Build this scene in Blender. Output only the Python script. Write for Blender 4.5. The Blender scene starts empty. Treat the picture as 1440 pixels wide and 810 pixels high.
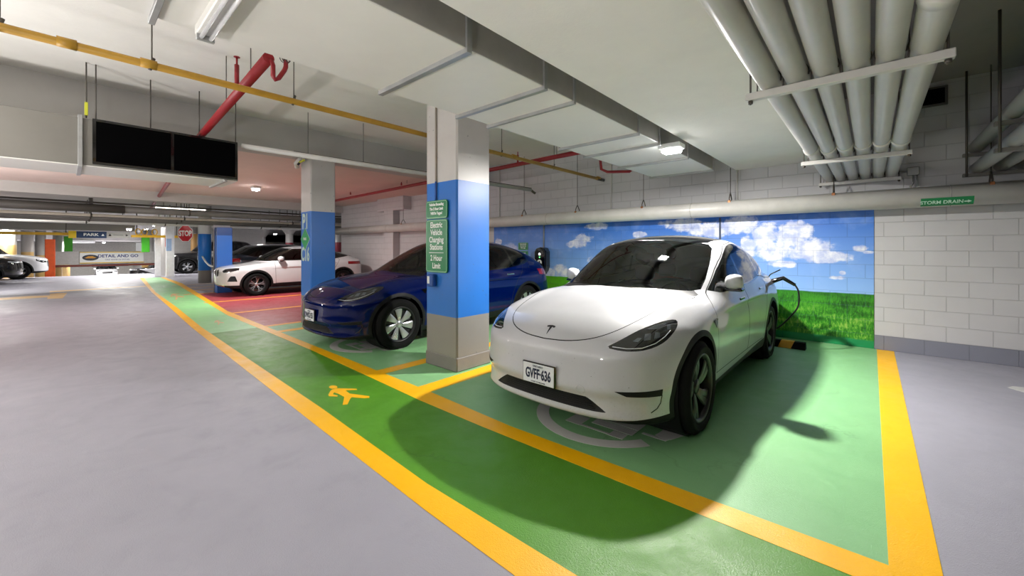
import bpy, math, random
import numpy as np
from mathutils import Vector, Matrix
PI = math.pi
sc = bpy.context.scene
C = sc.collection
F_PX, CX, HY, CAMH, YAW = 565.0, 720.0, 348.0, 1.47, math.radians(41.8)
SN, CS = math.sin(YAW), math.cos(YAW)

def P(px, py, Z):
    """photo pixel at a given depth -> world point"""
    lat = (px-CX)/F_PX*Z
    return (lat*CS - Z*SN, lat*SN + Z*CS, CAMH-(py-HY)/F_PX*Z)
def G(px, py):
    """photo pixel on the ground -> world x, y"""
    return P(px, py, F_PX*CAMH/(py-HY))[:2]

# ---------------------------------------------------------------- colours, materials
def lin(c):
    if isinstance(c, str):
        c = c.lstrip('#'); c = tuple(int(c[i:i+2], 16) for i in (0, 2, 4))
    r = []
    for v in c[:3]:
        v = v/255.0
        r.append(v/12.92 if v <= 0.04045 else ((v+0.055)/1.055)**2.4)
    return (r[0], r[1], r[2], 1.0)

class NT:
    """small node-tree writer"""
    def __init__(s, name):
        s.m = bpy.data.materials.new(name); s.m.use_nodes = True
        s.t = s.m.node_tree; s.t.nodes.clear()
        s.out = s.n('ShaderNodeOutputMaterial')
    def n(s, typ, **kw):
        nd = s.t.nodes.new(typ)
        for k, v in kw.items(): setattr(nd, k, v)
        return nd
    def set(s, sock, v):
        if isinstance(v, bpy.types.NodeSocket): s.t.links.new(v, sock)
        else: sock.default_value = v
    def math(s, op, a, b=0.0, c=0.0, clamp=False):
        nd = s.n('ShaderNodeMath', operation=op); nd.use_clamp = clamp
        s.set(nd.inputs[0], a); s.set(nd.inputs[1], b)
        if len(nd.inputs) > 2: s.set(nd.inputs[2], c)
        return nd.outputs[0]
    def mix(s, f, a, b, blend='MIX'):
        nd = s.n('ShaderNodeMix', data_type='RGBA', blend_type=blend)
        s.set(nd.inputs[0], f); s.set(nd.inputs[6], a); s.set(nd.inputs[7], b)
        return nd.outputs[2]
    def noise(s, scale, detail=4, rough=0.55, vec=None, dist=0.0, out=0):
        nd = s.n('ShaderNodeTexNoise'); nd.inputs['Scale'].default_value = scale
        nd.inputs['Detail'].default_value = detail; nd.inputs['Roughness'].default_value = rough
        nd.inputs['Distortion'].default_value = dist
        if vec is not None: s.set(nd.inputs['Vector'], vec)
        return nd.outputs[out]
    def ramp(s, f, lo, hi, a=0.0, b=1.0, smooth=True):
        nd = s.n('ShaderNodeMapRange'); nd.interpolation_type = 'SMOOTHSTEP' if smooth else 'LINEAR'
        s.set(nd.inputs[0], f); nd.inputs[1].default_value = lo; nd.inputs[2].default_value = hi
        nd.inputs[3].default_value = a; nd.inputs[4].default_value = b
        return nd.outputs[0]
    def obj(s):
        return s.n('ShaderNodeTexCoord').outputs['Object']
    def pos(s):
        return s.n('ShaderNodeNewGeometry').outputs['Position']
    def xyz(s, v):
        nd = s.n('ShaderNodeSeparateXYZ'); s.set(nd.inputs[0], v); return nd.outputs
    def comb(s, x, y, z):
        nd = s.n('ShaderNodeCombineXYZ'); s.set(nd.inputs[0], x); s.set(nd.inputs[1], y); s.set(nd.inputs[2], z); return nd.outputs[0]
    def vscale(s, v, sx, sy, sz):
        nd = s.n('ShaderNodeMapping'); s.set(nd.inputs[0], v); nd.inputs['Scale'].default_value = (sx, sy, sz); return nd.outputs[0]
    def bump(s, h, strength=0.3, dist=0.01):
        nd = s.n('ShaderNodeBump'); nd.inputs['Strength'].default_value = strength
        nd.inputs['Distance'].default_value = dist; s.set(nd.inputs['Height'], h); return nd.outputs[0]
    def pbr(s, col, rough=0.5, metal=0.0, normal=None, coat=0.0, coat_rough=0.03, spec=0.5, emis=None, estr=0.0, sheen=0.0):
        b = s.n('ShaderNodeBsdfPrincipled')
        s.set(b.inputs['Base Color'], col); s.set(b.inputs['Roughness'], rough); s.set(b.inputs['Metallic'], metal)
        s.set(b.inputs['Coat Weight'], coat); s.set(b.inputs['Coat Roughness'], coat_rough)
        b.inputs['Specular IOR Level'].default_value = spec
        if normal is not None: s.set(b.inputs['Normal'], normal)
        if emis is not None:
            s.set(b.inputs['Emission Color'], emis); b.inputs['Emission Strength'].default_value = estr
        s.t.links.new(b.outputs[0], s.out.inputs[0])
        return s.m

_mats = {}
def mat(name, col='#808080', rough=0.5, metal=0.0, coat=0.0, var=0.06, vscale=6.0, bump=0.0, spec=0.5):
    """plain procedural material: colour with a little noise in tone and roughness"""
    if name in _mats: return _mats[name]
    t = NT(name); o = t.obj()
    n = t.noise(vscale, 5, 0.6, o)
    c = lin(col)
    d = tuple(v*(1-var) for v in c[:3]) + (1,)
    l = tuple(min(1, v*(1+var)) for v in c[:3]) + (1,)
    colr = t.mix(t.ramp(n, 0.3, 0.7), d, l)
    nm = t.bump(t.noise(vscale*12, 4, 0.6, o), bump, 0.004) if bump else None
    r = t.ramp(n, 0.3, 0.7, max(0.0, rough-0.04), min(1.0, rough+0.04))
    _mats[name] = t.pbr(colr, r, metal, nm, coat, spec=spec)
    return _mats[name]
def emat(name, col, strength):
    if name in _mats: return _mats[name]
    t = NT(name)
    _mats[name] = t.pbr((0.8, 0.8, 0.8, 1), 0.4, emis=lin(col), estr=strength)
    return _mats[name]

# ---------------------------------------------------------------- mesh builder
class MB:
    def __init__(s): s.v = []; s.f = []; s.mi = []; s.cur = 0; s.sm = []; s.smooth = False
    def add(s, vs, fs):
        b = len(s.v); s.v += [tuple(v) for v in vs]
        for f in fs: s.f.append(tuple(b+i for i in f)); s.mi.append(s.cur); s.sm.append(s.smooth)
        return s
    def box(s, x0, x1, y0, y1, z0, z1):
        vs = [(x, y, z) for z in (z0, z1) for y in (y0, y1) for x in (x0, x1)]
        return s.add(vs, [(0, 2, 3, 1), (4, 5, 7, 6), (0, 1, 5, 4), (2, 6, 7, 3), (0, 4, 6, 2), (1, 3, 7, 5)])
    def bbox(s, x0, x1, y0, y1, z0, z1, b=0.01):
        """box with chamfered edges"""
        b = min(b, (x1-x0)*.49, (y1-y0)*.49, (z1-z0)*.49)
        X = (x0, x1); Y = (y0, y1); Z = (z0, z1); vs = []; idx = {}
        for i in (0, 1):
            for j in (0, 1):
                for k in (0, 1):
                    sx = b if i == 0 else -b; sy = b if j == 0 else -b; sz = b if k == 0 else -b
                    for a, p in enumerate(((X[i], Y[j]+sy, Z[k]+sz), (X[i]+sx, Y[j], Z[k]+sz), (X[i]+sx, Y[j]+sy, Z[k]))):
                        idx[i, j, k, a] = len(vs); vs.append(p)
        g = lambda *a: idx[a]; fs = []
        for i in (0, 1):
            q = [g(i, 0, 0, 0), g(i, 1, 0, 0), g(i, 1, 1, 0), g(i, 0, 1, 0)]; fs.append(q if i else q[::-1])
            q = [g(0, i, 0, 1), g(0, i, 1, 1), g(1, i, 1, 1), g(1, i, 0, 1)]; fs.append(q if i else q[::-1])
            q = [g(0, 0, i, 2), g(1, 0, i, 2), g(1, 1, i, 2), g(0, 1, i, 2)]; fs.append(q if i else q[::-1])
        for j in (0, 1):
            for k in (0, 1):
                fs.append([g(0, j, k, 1), g(1, j, k, 1), g(1, j, k, 2), g(0, j, k, 2)] if j == k else [g(0, j, k, 2), g(1, j, k, 2), g(1, j, k, 1), g(0, j, k, 1)])
                fs.append([g(j, 0, k, 2), g(j, 1, k, 2), g(j, 1, k, 0), g(j, 0, k, 0)] if j == k else [g(j, 0, k, 0), g(j, 1, k, 0), g(j, 1, k, 2), g(j, 0, k, 2)])
                fs.append([g(j, k, 0, 0), g(j, k, 1, 0), g(j, k, 1, 1), g(j, k, 0, 1)] if j == k else [g(j, k, 0, 1), g(j, k, 1, 1), g(j, k, 1, 0), g(j, k, 0, 0)])
        for i in (0, 1):
            for j in (0, 1):
                for k in (0, 1):
                    q = [g(i, j, k, 0), g(i, j, k, 1), g(i, j, k, 2)]
                    fs.append(q if (i+j+k) % 2 else q[::-1])
        return s.add(vs, fs)
    def tube(s, pts, r, n=12, cap=True, closed=False):
        pts = [Vector(p) for p in pts]; m = len(pts); rings = []
        rr = r if isinstance(r, (list, tuple)) else [r]*m
        up = None; base = len(s.v)
        for i, p in enumerate(pts):
            a = pts[i-1] if (i > 0 or closed) else p
            b = pts[(i+1) % m] if (i < m-1 or closed) else p
            t = (b-a).normalized()
            if up is None:
                up = Vector((0, 0, 1)) if abs(t.z) < 0.9 else Vector((1, 0, 0))
            u = (up - t*up.dot(t))
            if u.length < 1e-5: u = t.orthogonal()
            u.normalize(); w = t.cross(u); up = u
            for k in range(n):
                an = 2*PI*k/n
                s.v.append(tuple(p + (u*math.cos(an) + w*math.sin(an))*rr[i]))
        L = m if closed else m-1
        for i in range(L):
            for k in range(n):
                a = base+i*n+k; b = base+i*n+(k+1) % n; j = (i+1) % m
                c = base+j*n+(k+1) % n; d = base+j*n+k
                s.f.append((a, b, c, d)); s.mi.append(s.cur); s.sm.append(True)
        if cap and not closed:
            s.f.append(tuple(base+k for k in range(n))[::-1]); s.mi.append(s.cur); s.sm.append(False)
            s.f.append(tuple(base+(m-1)*n+k for k in range(n))); s.mi.append(s.cur); s.sm.append(False)
        return s
    def cyl(s, a, b, r, n=16): return s.tube([a, b], r, n)
    def lathe(s, prof, axis='x', c=(0, 0, 0), n=48, smooth=True, closed=False):
        """prof: list of (along axis, radius)"""
        base = len(s.v); m = len(prof)
        for (a, r) in prof:
            for k in range(n):
                t = 2*PI*k/n; u, w = r*math.cos(t), r*math.sin(t)
                s.v.append({'x': (c[0]+a, c[1]+u, c[2]+w), 'y': (c[0]+w, c[1]+a, c[2]+u), 'z': (c[0]+u, c[1]+w, c[2]+a)}[axis])
        for i in range(m if closed else m-1):
            j = (i+1) % m
            for k in range(n):
                s.f.append((base+i*n+k, base+i*n+(k+1) % n, base+j*n+(k+1) % n, base+j*n+k)); s.mi.append(s.cur); s.sm.append(smooth)
        return s
    def prism(s, poly, h0, h1, f=None):
        """poly (u,v) extruded from h0 to h1; f maps (u,v,h) -> xyz"""
        f = f or (lambda u, v, h: (u, v, h)); n = len(poly)
        vs = [f(u, v, h0) for u, v in poly]+[f(u, v, h1) for u, v in poly]
        fs = [tuple(range(n))[::-1], tuple(range(n, 2*n))]+[(i, (i+1) % n, n+(i+1) % n, n+i) for i in range(n)]
        return s.add(vs, fs)
    def build(s, name, m=None, parent=None, kind=None, loc=None, rz=None, fix=True):
        me = bpy.data.meshes.new(name); me.from_pydata(s.v, [], s.f)
        for q in (m if isinstance(m, (list, tuple)) else [m]):
            if q: me.materials.append(q)
        me.polygons.foreach_set('material_index', s.mi); me.polygons.foreach_set('use_smooth', s.sm)
        if fix:
            import bmesh
            bm = bmesh.new(); bm.from_mesh(me); bmesh.ops.recalc_face_normals(bm, faces=bm.faces); bm.to_mesh(me); bm.free()
        me.update()
        o = bpy.data.objects.new(name, me); C.objects.link(o)
        if parent: o.parent = parent
        if kind: o['kind'] = kind
        if loc: o.location = loc
        if rz is not None: o.rotation_euler = (0, 0, rz)
        return o

def thing(name, label, cat, loc=(0, 0, 0), rz=0.0, group=None):
    o = bpy.data.objects.new(name, None); C.objects.link(o); o.empty_display_size = 0.1
    o.location = loc; o.rotation_euler = (0, 0, rz); o['label'] = label; o['category'] = cat
    if group: o['group'] = group
    return o
def tag(o, label, cat, group=None):
    o['label'] = label; o['category'] = cat
    if group: o['group'] = group
    return o
def dup(root, loc=None, rz=None, label=None):
    r = root.copy(); C.objects.link(r)
    if loc is not None: r.location = loc
    if rz is not None: r.rotation_euler = (0, 0, rz)
    if label: r['label'] = label
    for ch in list(root.children):
        c = ch.copy(); C.objects.link(c); c.parent = r
        for g in ch.children:
            d = g.copy(); C.objects.link(d); d.parent = c
    return r

def text(name, body, size, m, parent, loc, rot, sx=1.0, align='CENTER', ext=0.001, spacing=1.0, bold=0.0, line=1.0):
    cu = bpy.data.curves.new(name, 'FONT'); cu.body = body; cu.size = size; cu.align_x = align; cu.align_y = 'CENTER'
    cu.extrude = ext; cu.space_character = spacing; cu.offset = bold; cu.space_line = line; cu.resolution_u = 4
    t = bpy.data.objects.new(name+'_tmp', cu); C.objects.link(t)
    dg = bpy.context.evaluated_depsgraph_get()
    me = bpy.data.meshes.new_from_object(t.evaluated_get(dg))
    C.objects.unlink(t); bpy.data.objects.remove(t)
    me.transform(Matrix.Diagonal((sx, 1, 1, 1))); me.materials.clear(); me.materials.append(m)
    o = bpy.data.objects.new(name, me); C.objects.link(o); o.parent = parent
    o.location = loc; o.rotation_euler = rot
    return o
# ---------------------------------------------------------------- car bodies: smooth implicit shells, cut into panels
def table(xs, ys, sig=0.06):
    """smooth 1-D profile through points (monotone cubic, then softened)"""
    xs = np.array(xs, float); ys = np.array(ys, float); h = np.diff(xs); d = np.diff(ys)/h
    m = np.zeros(len(xs)); m[0] = d[0]; m[-1] = d[-1]
    for i in range(1, len(xs)-1):
        if d[i-1]*d[i] > 0:
            w1 = 2*h[i]+h[i-1]; w2 = h[i]+2*h[i-1]; m[i] = (w1+w2)/(w1/d[i-1]+w2/d[i])
    g = np.linspace(xs[0]-0.5, xs[-1]+0.5, 1600); st = g[1]-g[0]
    i = np.clip(np.searchsorted(xs, g)-1, 0, len(xs)-2); t = (g-xs[i])/h[i]
    v = ((2*t**3-3*t**2+1)*ys[i]+(t**3-2*t**2+t)*h[i]*m[i]+(-2*t**3+3*t**2)*ys[i+1]+(t**3-t**2)*h[i]*m[i+1])
    v = np.where(g < xs[0], ys[0]+(g-xs[0])*m[0], v); v = np.where(g > xs[-1], ys[-1]+(g-xs[-1])*m[-1], v)
    if sig > 0:
        k = np.exp(-0.5*(np.arange(-int(3*sig/st)-1, int(3*sig/st)+2)*st/sig)**2); k /= k.sum()
        pad = len(k)//2; v = np.convolve(np.pad(v, pad, mode='reflect', reflect_type='odd'), k, 'valid')
    return lambda q: np.interp(q, g, v)
def smax(a, b, k):
    h = np.maximum(k-np.abs(a-b), 0)/k; return np.maximum(a, b)+h*h*k*0.25
def smin(a, b, k): return -smax(-a, -b, k)

def car_field(p):
    T = {}
    for k, s in (('hood', .07), ('width', .07), ('sec', .05), ('nose', .03), ('plan', .04), ('tail', .04), ('rplan', .05),
                 ('roof', .05), ('belt', .08), ('bot', .06), ('crown', .08)):
        T[k] = table(*zip(*p[k]), sig=p.get('sig_'+k, s))
    rs = lambda y: (T['roof'](y+.02)-T['roof'](y-.02))/.04
    def f(x, y, z):
        x = np.abs(x)
        top = z-(T['hood'](y)-T['crown'](y)*(x/.9)**2.2+p['fend']*np.exp(-((x-p['fx'])/.10)**2)*np.clip((p['fy']-y)/.5, 0, 1))
        side = x-(T['width'](y)+T['sec'](z))
        front = (T['nose'](z)+T['plan'](x)-y)*.8
        rear = (y-(T['tail'](z)-T['rplan'](x)))*.8
        low = smax(smax(smax(top, side, p['k_side']), front, p['k_front']), rear, p['k_rear'])
        for ex in p.get('extra', ()): low = ex(low, x, y, z)
        low = smax(low, T['bot'](y)-z, .05)
        yy = y-p['ws_curve']*x*x*np.clip((p['ymid']-y)/.8, 0, 1)+p['rs_curve']*x*x*np.clip((y-p['ymid'])/.8, 0, 1)
        gt = (z-(T['roof'](yy)-p['rcrown']*(x/.6)**2.2))/np.sqrt(1+rs(yy)**2)
        gs = (x-(T['belt'](y)-p['tumble']*(z-1.0)-p.get('tum2', .0)*np.maximum(z-1.0, 0)**2))/1.08
        gh = smax(gt, gs, p['k_rail'])
        gh = smax(gh, (p['zcut']-z), .02)
        gh = smax(gh, y-p['yend'], .04)
        return smin(low, gh, p['k_join'])
    return f

def polygonize(f, lo, hi, h):
    """naive surface nets on a regular grid, vertices then pulled onto the surface"""
    n = [int(math.ceil((hi[i]-lo[i])/h))+1 for i in range(3)]
    ax = [lo[i]+h*np.arange(n[i]) for i in range(3)]
    val = np.empty(n, np.float32)
    Y, Z = np.meshgrid(ax[1], ax[2], indexing='ij')
    for i, x in enumerate(ax[0]): val[i] = f(np.full_like(Y, x), Y, Z)
    ins = val < 0
    c = [s-1 for s in n]; cnt = np.zeros(c); acc = np.zeros(c+[3])
    base = np.stack(np.meshgrid(*[np.arange(q) for q in c], indexing='ij'), -1)
    corners = [(i, j, k) for i in (0, 1) for j in (0, 1) for k in (0, 1)]
    sl = lambda o: tuple(slice(o[a], o[a]+c[a]) for a in range(3))
    for a in range(3):
        for o in corners:
            if o[a]: continue
            q = list(o); q[a] = 1
            v0 = val[sl(o)]; v1 = val[sl(q)]; m = (v0 < 0) != (v1 < 0)
            t = np.where(m, v0/np.where(m, v0-v1, 1), 0)
            pt = np.array(o, float)*np.ones(c+[3]); pt[..., a] += t
            acc += pt*m[..., None]; cnt += m
    act = cnt > 0; idx = -np.ones(c, int); idx[act] = np.arange(act.sum())
    V = (base[act]+acc[act]/cnt[act][:, None])*h+np.array(lo)
    quads = []
    for a in range(3):
        b, d = (a+1) % 3, (a+2) % 3
        s0 = [slice(1, c[i]) for i in range(3)]; s0[a] = slice(0, c[a])
        s1 = list(s0); s1[a] = slice(1, c[a]+1)
        i0 = ins[tuple(s0)]; i1 = ins[tuple(s1)]; m = i0 != i1
        g = np.argwhere(m)+np.array([0 if i == a else 1 for i in range(3)])
        eb = np.eye(3, dtype=int)[b]; ed = np.eye(3, dtype=int)[d]
        q = np.stack([idx[tuple((g-eb-ed).T)], idx[tuple((g-ed).T)], idx[tuple(g.T)], idx[tuple((g-eb).T)]], 1)
        flip = ~i0[m]
        q[flip] = q[flip][:, ::-1]
        quads.append(q)
    Q = np.concatenate(quads); Q = Q[(Q >= 0).all(1)]
    return V, np.concatenate([Q[:, [0, 1, 2]], Q[:, [0, 2, 3]]])

def grad(f, V, e=.0015):
    g = np.empty_like(V)
    for a in range(3):
        d = np.zeros(3); d[a] = e; A = V+d; B = V-d
        g[:, a] = (f(A[:, 0], A[:, 1], A[:, 2])-f(B[:, 0], B[:, 1], B[:, 2]))/(2*e)
    return g
def settle(f, V, it=4, step=.02):
    for _ in range(it):
        g = grad(f, V); v = f(V[:, 0], V[:, 1], V[:, 2]); n2 = (g*g).sum(1)+1e-9
        V = V-np.clip(v/n2, -step, step)[:, None]*g
    return V

def clip_mesh(V, Fc, phi):
    """split triangles along phi = 0"""
    phi = np.where(np.abs(phi) < 2e-4, np.where(phi < 0, -2e-4, 2e-4), phi)
    s = (phi > 0)[Fc]; k = s.sum(1); mx = (k == 1) | (k == 2)
    if not mx.any(): return V, Fc
    T = Fc[mx]; S = s[mx]; one = k[mx] == 1
    lone = np.where(one, S.argmax(1), (~S).argmax(1)); r = np.arange(len(T))
    a = T[r, lone]; b = T[r, (lone+1) % 3]; c = T[r, (lone+2) % 3]
    E = np.concatenate([np.stack([a, b], 1), np.stack([a, c], 1)]); E = np.sort(E, 1)
    U, inv = np.unique(E, axis=0, return_inverse=True); inv = inv.reshape(-1)
    p0, p1 = phi[U[:, 0]], phi[U[:, 1]]; t = (p0/(p0-p1))[:, None]
    V2 = np.concatenate([V, V[U[:, 0]]*(1-t)+V[U[:, 1]]*t]); n = len(V)
    ab = n+inv[:len(T)]; ac = n+inv[len(T):]
    N = np.concatenate([np.stack([a, ab, ac], 1), np.stack([ab, b, c], 1), np.stack([ab, c, ac], 1)])
    return V2, np.concatenate([Fc[~mx], N])

def chaikin(p, n, closed=True):
    p = np.array(p, float)
    for _ in range(n):
        q = np.roll(p, -1, 0)
        a = p*.75+q*.25; b = p*.25+q*.75; r = np.empty((2*len(p), 2)); r[0::2] = a; r[1::2] = b
        if not closed: r = np.concatenate([p[:1], r[:-2], p[-1:]])
        p = r
    return p
def sd_poly(P2, poly):
    """signed distance to a closed polygon (negative inside)"""
    A = np.array(poly); B = np.roll(A, -1, 0); best = np.full(len(P2), 1e9); inside = np.zeros(len(P2), bool)
    for a, b in zip(A, B):
        e = b-a; w = P2-a; t = np.clip((w@e)/(e@e+1e-12), 0, 1); d = w-t[:, None]*e
        best = np.minimum(best, (d*d).sum(1))
        c = (a[1] > P2[:, 1]) != (b[1] > P2[:, 1])
        if abs(b[1]-a[1]) > 1e-12:
            inside ^= c & (P2[:, 0] < a[0]+(P2[:, 1]-a[1])*(b[0]-a[0])/(b[1]-a[1]))
    d = np.sqrt(best); return np.where(inside, -d, d)

def proj2(V, pr):
    x, y, z = V[:, 0], V[:, 1], V[:, 2]
    if pr == 'side': return np.stack([y, z], 1)
    if pr == 'front': return np.stack([x, z], 1)
    if pr == 'top': return np.stack([x, y], 1)
    return V@np.array(pr, float).T   # oblique: two rows

def build_shell(p, h, feats, wheels):
    """returns {label: (V, F)} for the half body x >= 0; feats: (label, polygon, projection, mask, rounding, seam)"""
    f = car_field(p)
    V, Fc = polygonize(f, (-2*h, -0.25, 0.05), (1.15, p['L']+.25, p['H']+.15), h)
    V = settle(f, V, 5)
    V, Fc = clip_mesh(V, Fc, V[:, 0].copy())
    cen = V[Fc].mean(1); Fc = Fc[cen[:, 0] > 0]
    regs = []
    for wi, (yw, zw, rw) in enumerate(wheels):
        rf = lambda W, yw=yw, zw=zw, rw=rw: np.where(W[:, 0] > p.get('arch_x', .5), np.hypot(W[:, 1]-yw, W[:, 2]-zw)-rw, 1.0)
        regs.append(('hole', rf)); ra = lambda W, g=rf: g(W)-p['arch_w']
        regs.append(('arch%d' % wi, ra))
    regs = [r for r in regs if r[0][:4] == 'arch']+[r for r in regs if r[0] == 'hole']
    for (lab, poly, pr, mask, rnd, seam) in feats:
        poly = chaikin(poly, rnd) if rnd else np.array(poly, float)
        def sf(W, poly=poly, pr=pr, mask=mask):
            d = sd_poly(proj2(W, pr), poly); return np.where(mask(W[:, 0], W[:, 1], W[:, 2]), d, 1.0)
        if seam:
            regs.append(('seam', lambda W, g=sf, s=seam: g(W)-s)); regs.append((lab, lambda W, g=sf, s=seam: g(W)+s))
        else: regs.append((lab, sf))
    # arches and holes win over door panels
    order = [r for r in regs if r[0] not in ('arch0', 'arch1', 'hole')]+[r for r in regs if r[0] in ('arch0', 'arch1', 'hole')]
    for lab, g in order: V, Fc = clip_mesh(V, Fc, g(V))
    cen = V[Fc].mean(1); L = np.full(len(Fc), 'body', dtype=object)
    for lab, g in order: L[g(cen) < 0] = lab
    V = settle(f, V, 2, .004)
    nr = grad(f, V); nr /= np.linalg.norm(nr, axis=1)[:, None]+1e-9
    out = {}
    for lab in set(L):
        if lab == 'hole': continue
        q = Fc[L == lab]; u, inv = np.unique(q, return_inverse=True)
        out[lab] = (V[u], nr[u], inv.reshape(-1, 3))
    return out, f

def shell_mesh(name, parts, mats, parent, mode='both', push=0.0):
    """parts: list of (V, N, F); mode left, right or both"""
    Vs, Ns, Fs, MI = [], [], [], []; b = 0
    for i, (V, N, Fc) in enumerate(parts):
        if push: V = V+N*push
        for sgn in ((1, -1) if mode == 'both' else ((1,) if mode == 'left' else (-1,))):
            W = V*np.array([sgn, 1, 1]); M = N*np.array([sgn, 1, 1]); Q = Fc if sgn == 1 else Fc[:, ::-1]
            Vs.append(W); Ns.append(M); Fs.append(Q+b); b += len(V); MI += [i if len(mats) > 1 else 0]*len(Q)
    V = np.concatenate(Vs); N = np.concatenate(Ns); Fc = np.concatenate(Fs)
    me = bpy.data.meshes.new(name)
    me.vertices.add(len(V)); me.vertices.foreach_set('co', V.astype(np.float32).ravel())
    me.loops.add(len(Fc)*3); me.loops.foreach_set('vertex_index', Fc.astype(np.int32).ravel())
    me.polygons.add(len(Fc)); me.polygons.foreach_set('loop_start', np.arange(0, len(Fc)*3, 3, dtype=np.int32))
    for m in mats: me.materials.append(m)
    me.polygons.foreach_set('material_index', np.array(MI, np.int32))
    me.polygons.foreach_set('use_smooth', np.ones(len(Fc), bool))
    me.update(calc_edges=True)
    me.normals_split_custom_set_from_vertices(N.astype(np.float32).tolist())
    o = bpy.data.objects.new(name, me); C.objects.link(o); o.parent = parent
    return o

def _cross(ts, v):
    i = int(np.argmax(v < 0)); 
    if i == 0: return float(ts[0])
    t = v[i-1]/(v[i-1]-v[i]); return float(ts[i-1]+(ts[i]-ts[i-1])*t)
def surf_at(f, x, z, y0=-.2, y1=2.0):
    """y of the body surface met going backwards from the front at (x, z)"""
    ys = np.linspace(y0, y1, 500); return _cross(ys, f(np.full_like(ys, x), ys, np.full_like(ys, z)))
def surf_side(f, y, z):
    xs = np.linspace(1.2, 0, 500); return _cross(xs, f(xs, np.full_like(xs, y), np.full_like(xs, z)))
def surf_ob(f, u, v, push=0.0):
    """surface point seen along the oblique direction (front corner, left side)"""
    d = np.array([-.5, .866, 0]); o = np.array([.866*u, .5*u, v])
    t = np.linspace(-1.2, 1.5, 700); q = o+np.outer(t, d); w = f(q[:, 0], q[:, 1], q[:, 2]); tt = _cross(t, w); p = o+tt*d
    if push: g = grad(f, p[None])[0]; p = p+g/np.linalg.norm(g)*push
    return p
def patch_ob(f, poly, push, side, name, m, parent):
    """small convex patch lying on the body at the front corner"""
    pts = []; n = 8
    P0 = [np.array(q, float) for q in poly]; P1 = []
    for a, b in zip(P0, P0[1:]+P0[:1]): P1 += [a+(b-a)*k/n for k in range(n)]
    c = sum(P0)/len(P0); rings = [P1, [c+(q-c)*.66 for q in P1], [c+(q-c)*.33 for q in P1]]; m_ = len(P1)
    vs = [surf_ob(f, q[0], q[1], push) for r in rings for q in r]+[surf_ob(f, c[0], c[1], push)]
    vs = [(side*q[0], q[1], q[2]) for q in vs]
    mb = MB(); mb.smooth = True
    mb.add(vs, [(i, (i+1) % m_, m_+(i+1) % m_, m_+i) for i in range(m_)]+[(m_+i, m_+(i+1) % m_, 2*m_+(i+1) % m_, 2*m_+i) for i in range(m_)]+[(2*m_+i, 2*m_+(i+1) % m_, 3*m_) for i in range(m_)])
    return mb.build(name, m, parent)
def line_ob(f, pts, r, side, name, m, parent, push=.0, n=6):
    out = []
    for a, b in zip(pts, pts[1:]):
        for k in range(n): t = k/n; q = surf_ob(f, a[0]+(b[0]-a[0])*t, a[1]+(b[1]-a[1])*t, push); out.append((side*q[0], q[1], q[2]))
    q = surf_ob(f, pts[-1][0], pts[-1][1], push); out.append((side*q[0], q[1], q[2]))
    mb = MB(); mb.tube(out, r, 6); return mb.build(name, m, parent)

# ---------------------------------------------------------------- wheels
def ring_spoke(mb, r0, r1, w0, w1, a0, a1, x0, x1, th, n=7, bend=0.0):
    """a blade from radius r0 to r1, width w0..w1, angle a0..a1, face depth x0..x1"""
    vs = []; fs = []
    for i in range(n):
        t = i/(n-1); r = r0+(r1-r0)*t; w = (w0+(w1-w0)*t)/2; a = a0+(a1-a0)*t; x = x0+(x1-x0)*t + bend*math.sin(PI*t)
        ct, st = math.cos(a), math.sin(a)
        for (dw, dx) in ((-w, -.006), (-w*.6, 0), (w*.6, 0), (w, -.006), (w*.8, -th), (-w*.8, -th)):
            vs.append((x+dx, r*ct-dw*st, r*st+dw*ct))
    for i in range(n-1):
        for k in range(6): fs.append((i*6+k, i*6+(k+1) % 6, (i+1)*6+(k+1) % 6, (i+1)*6+k))
    fs.append(tuple(range(6))); fs.append(tuple((n-1)*6+k for k in range(6))[::-1]); mb.add(vs, fs)

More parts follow.
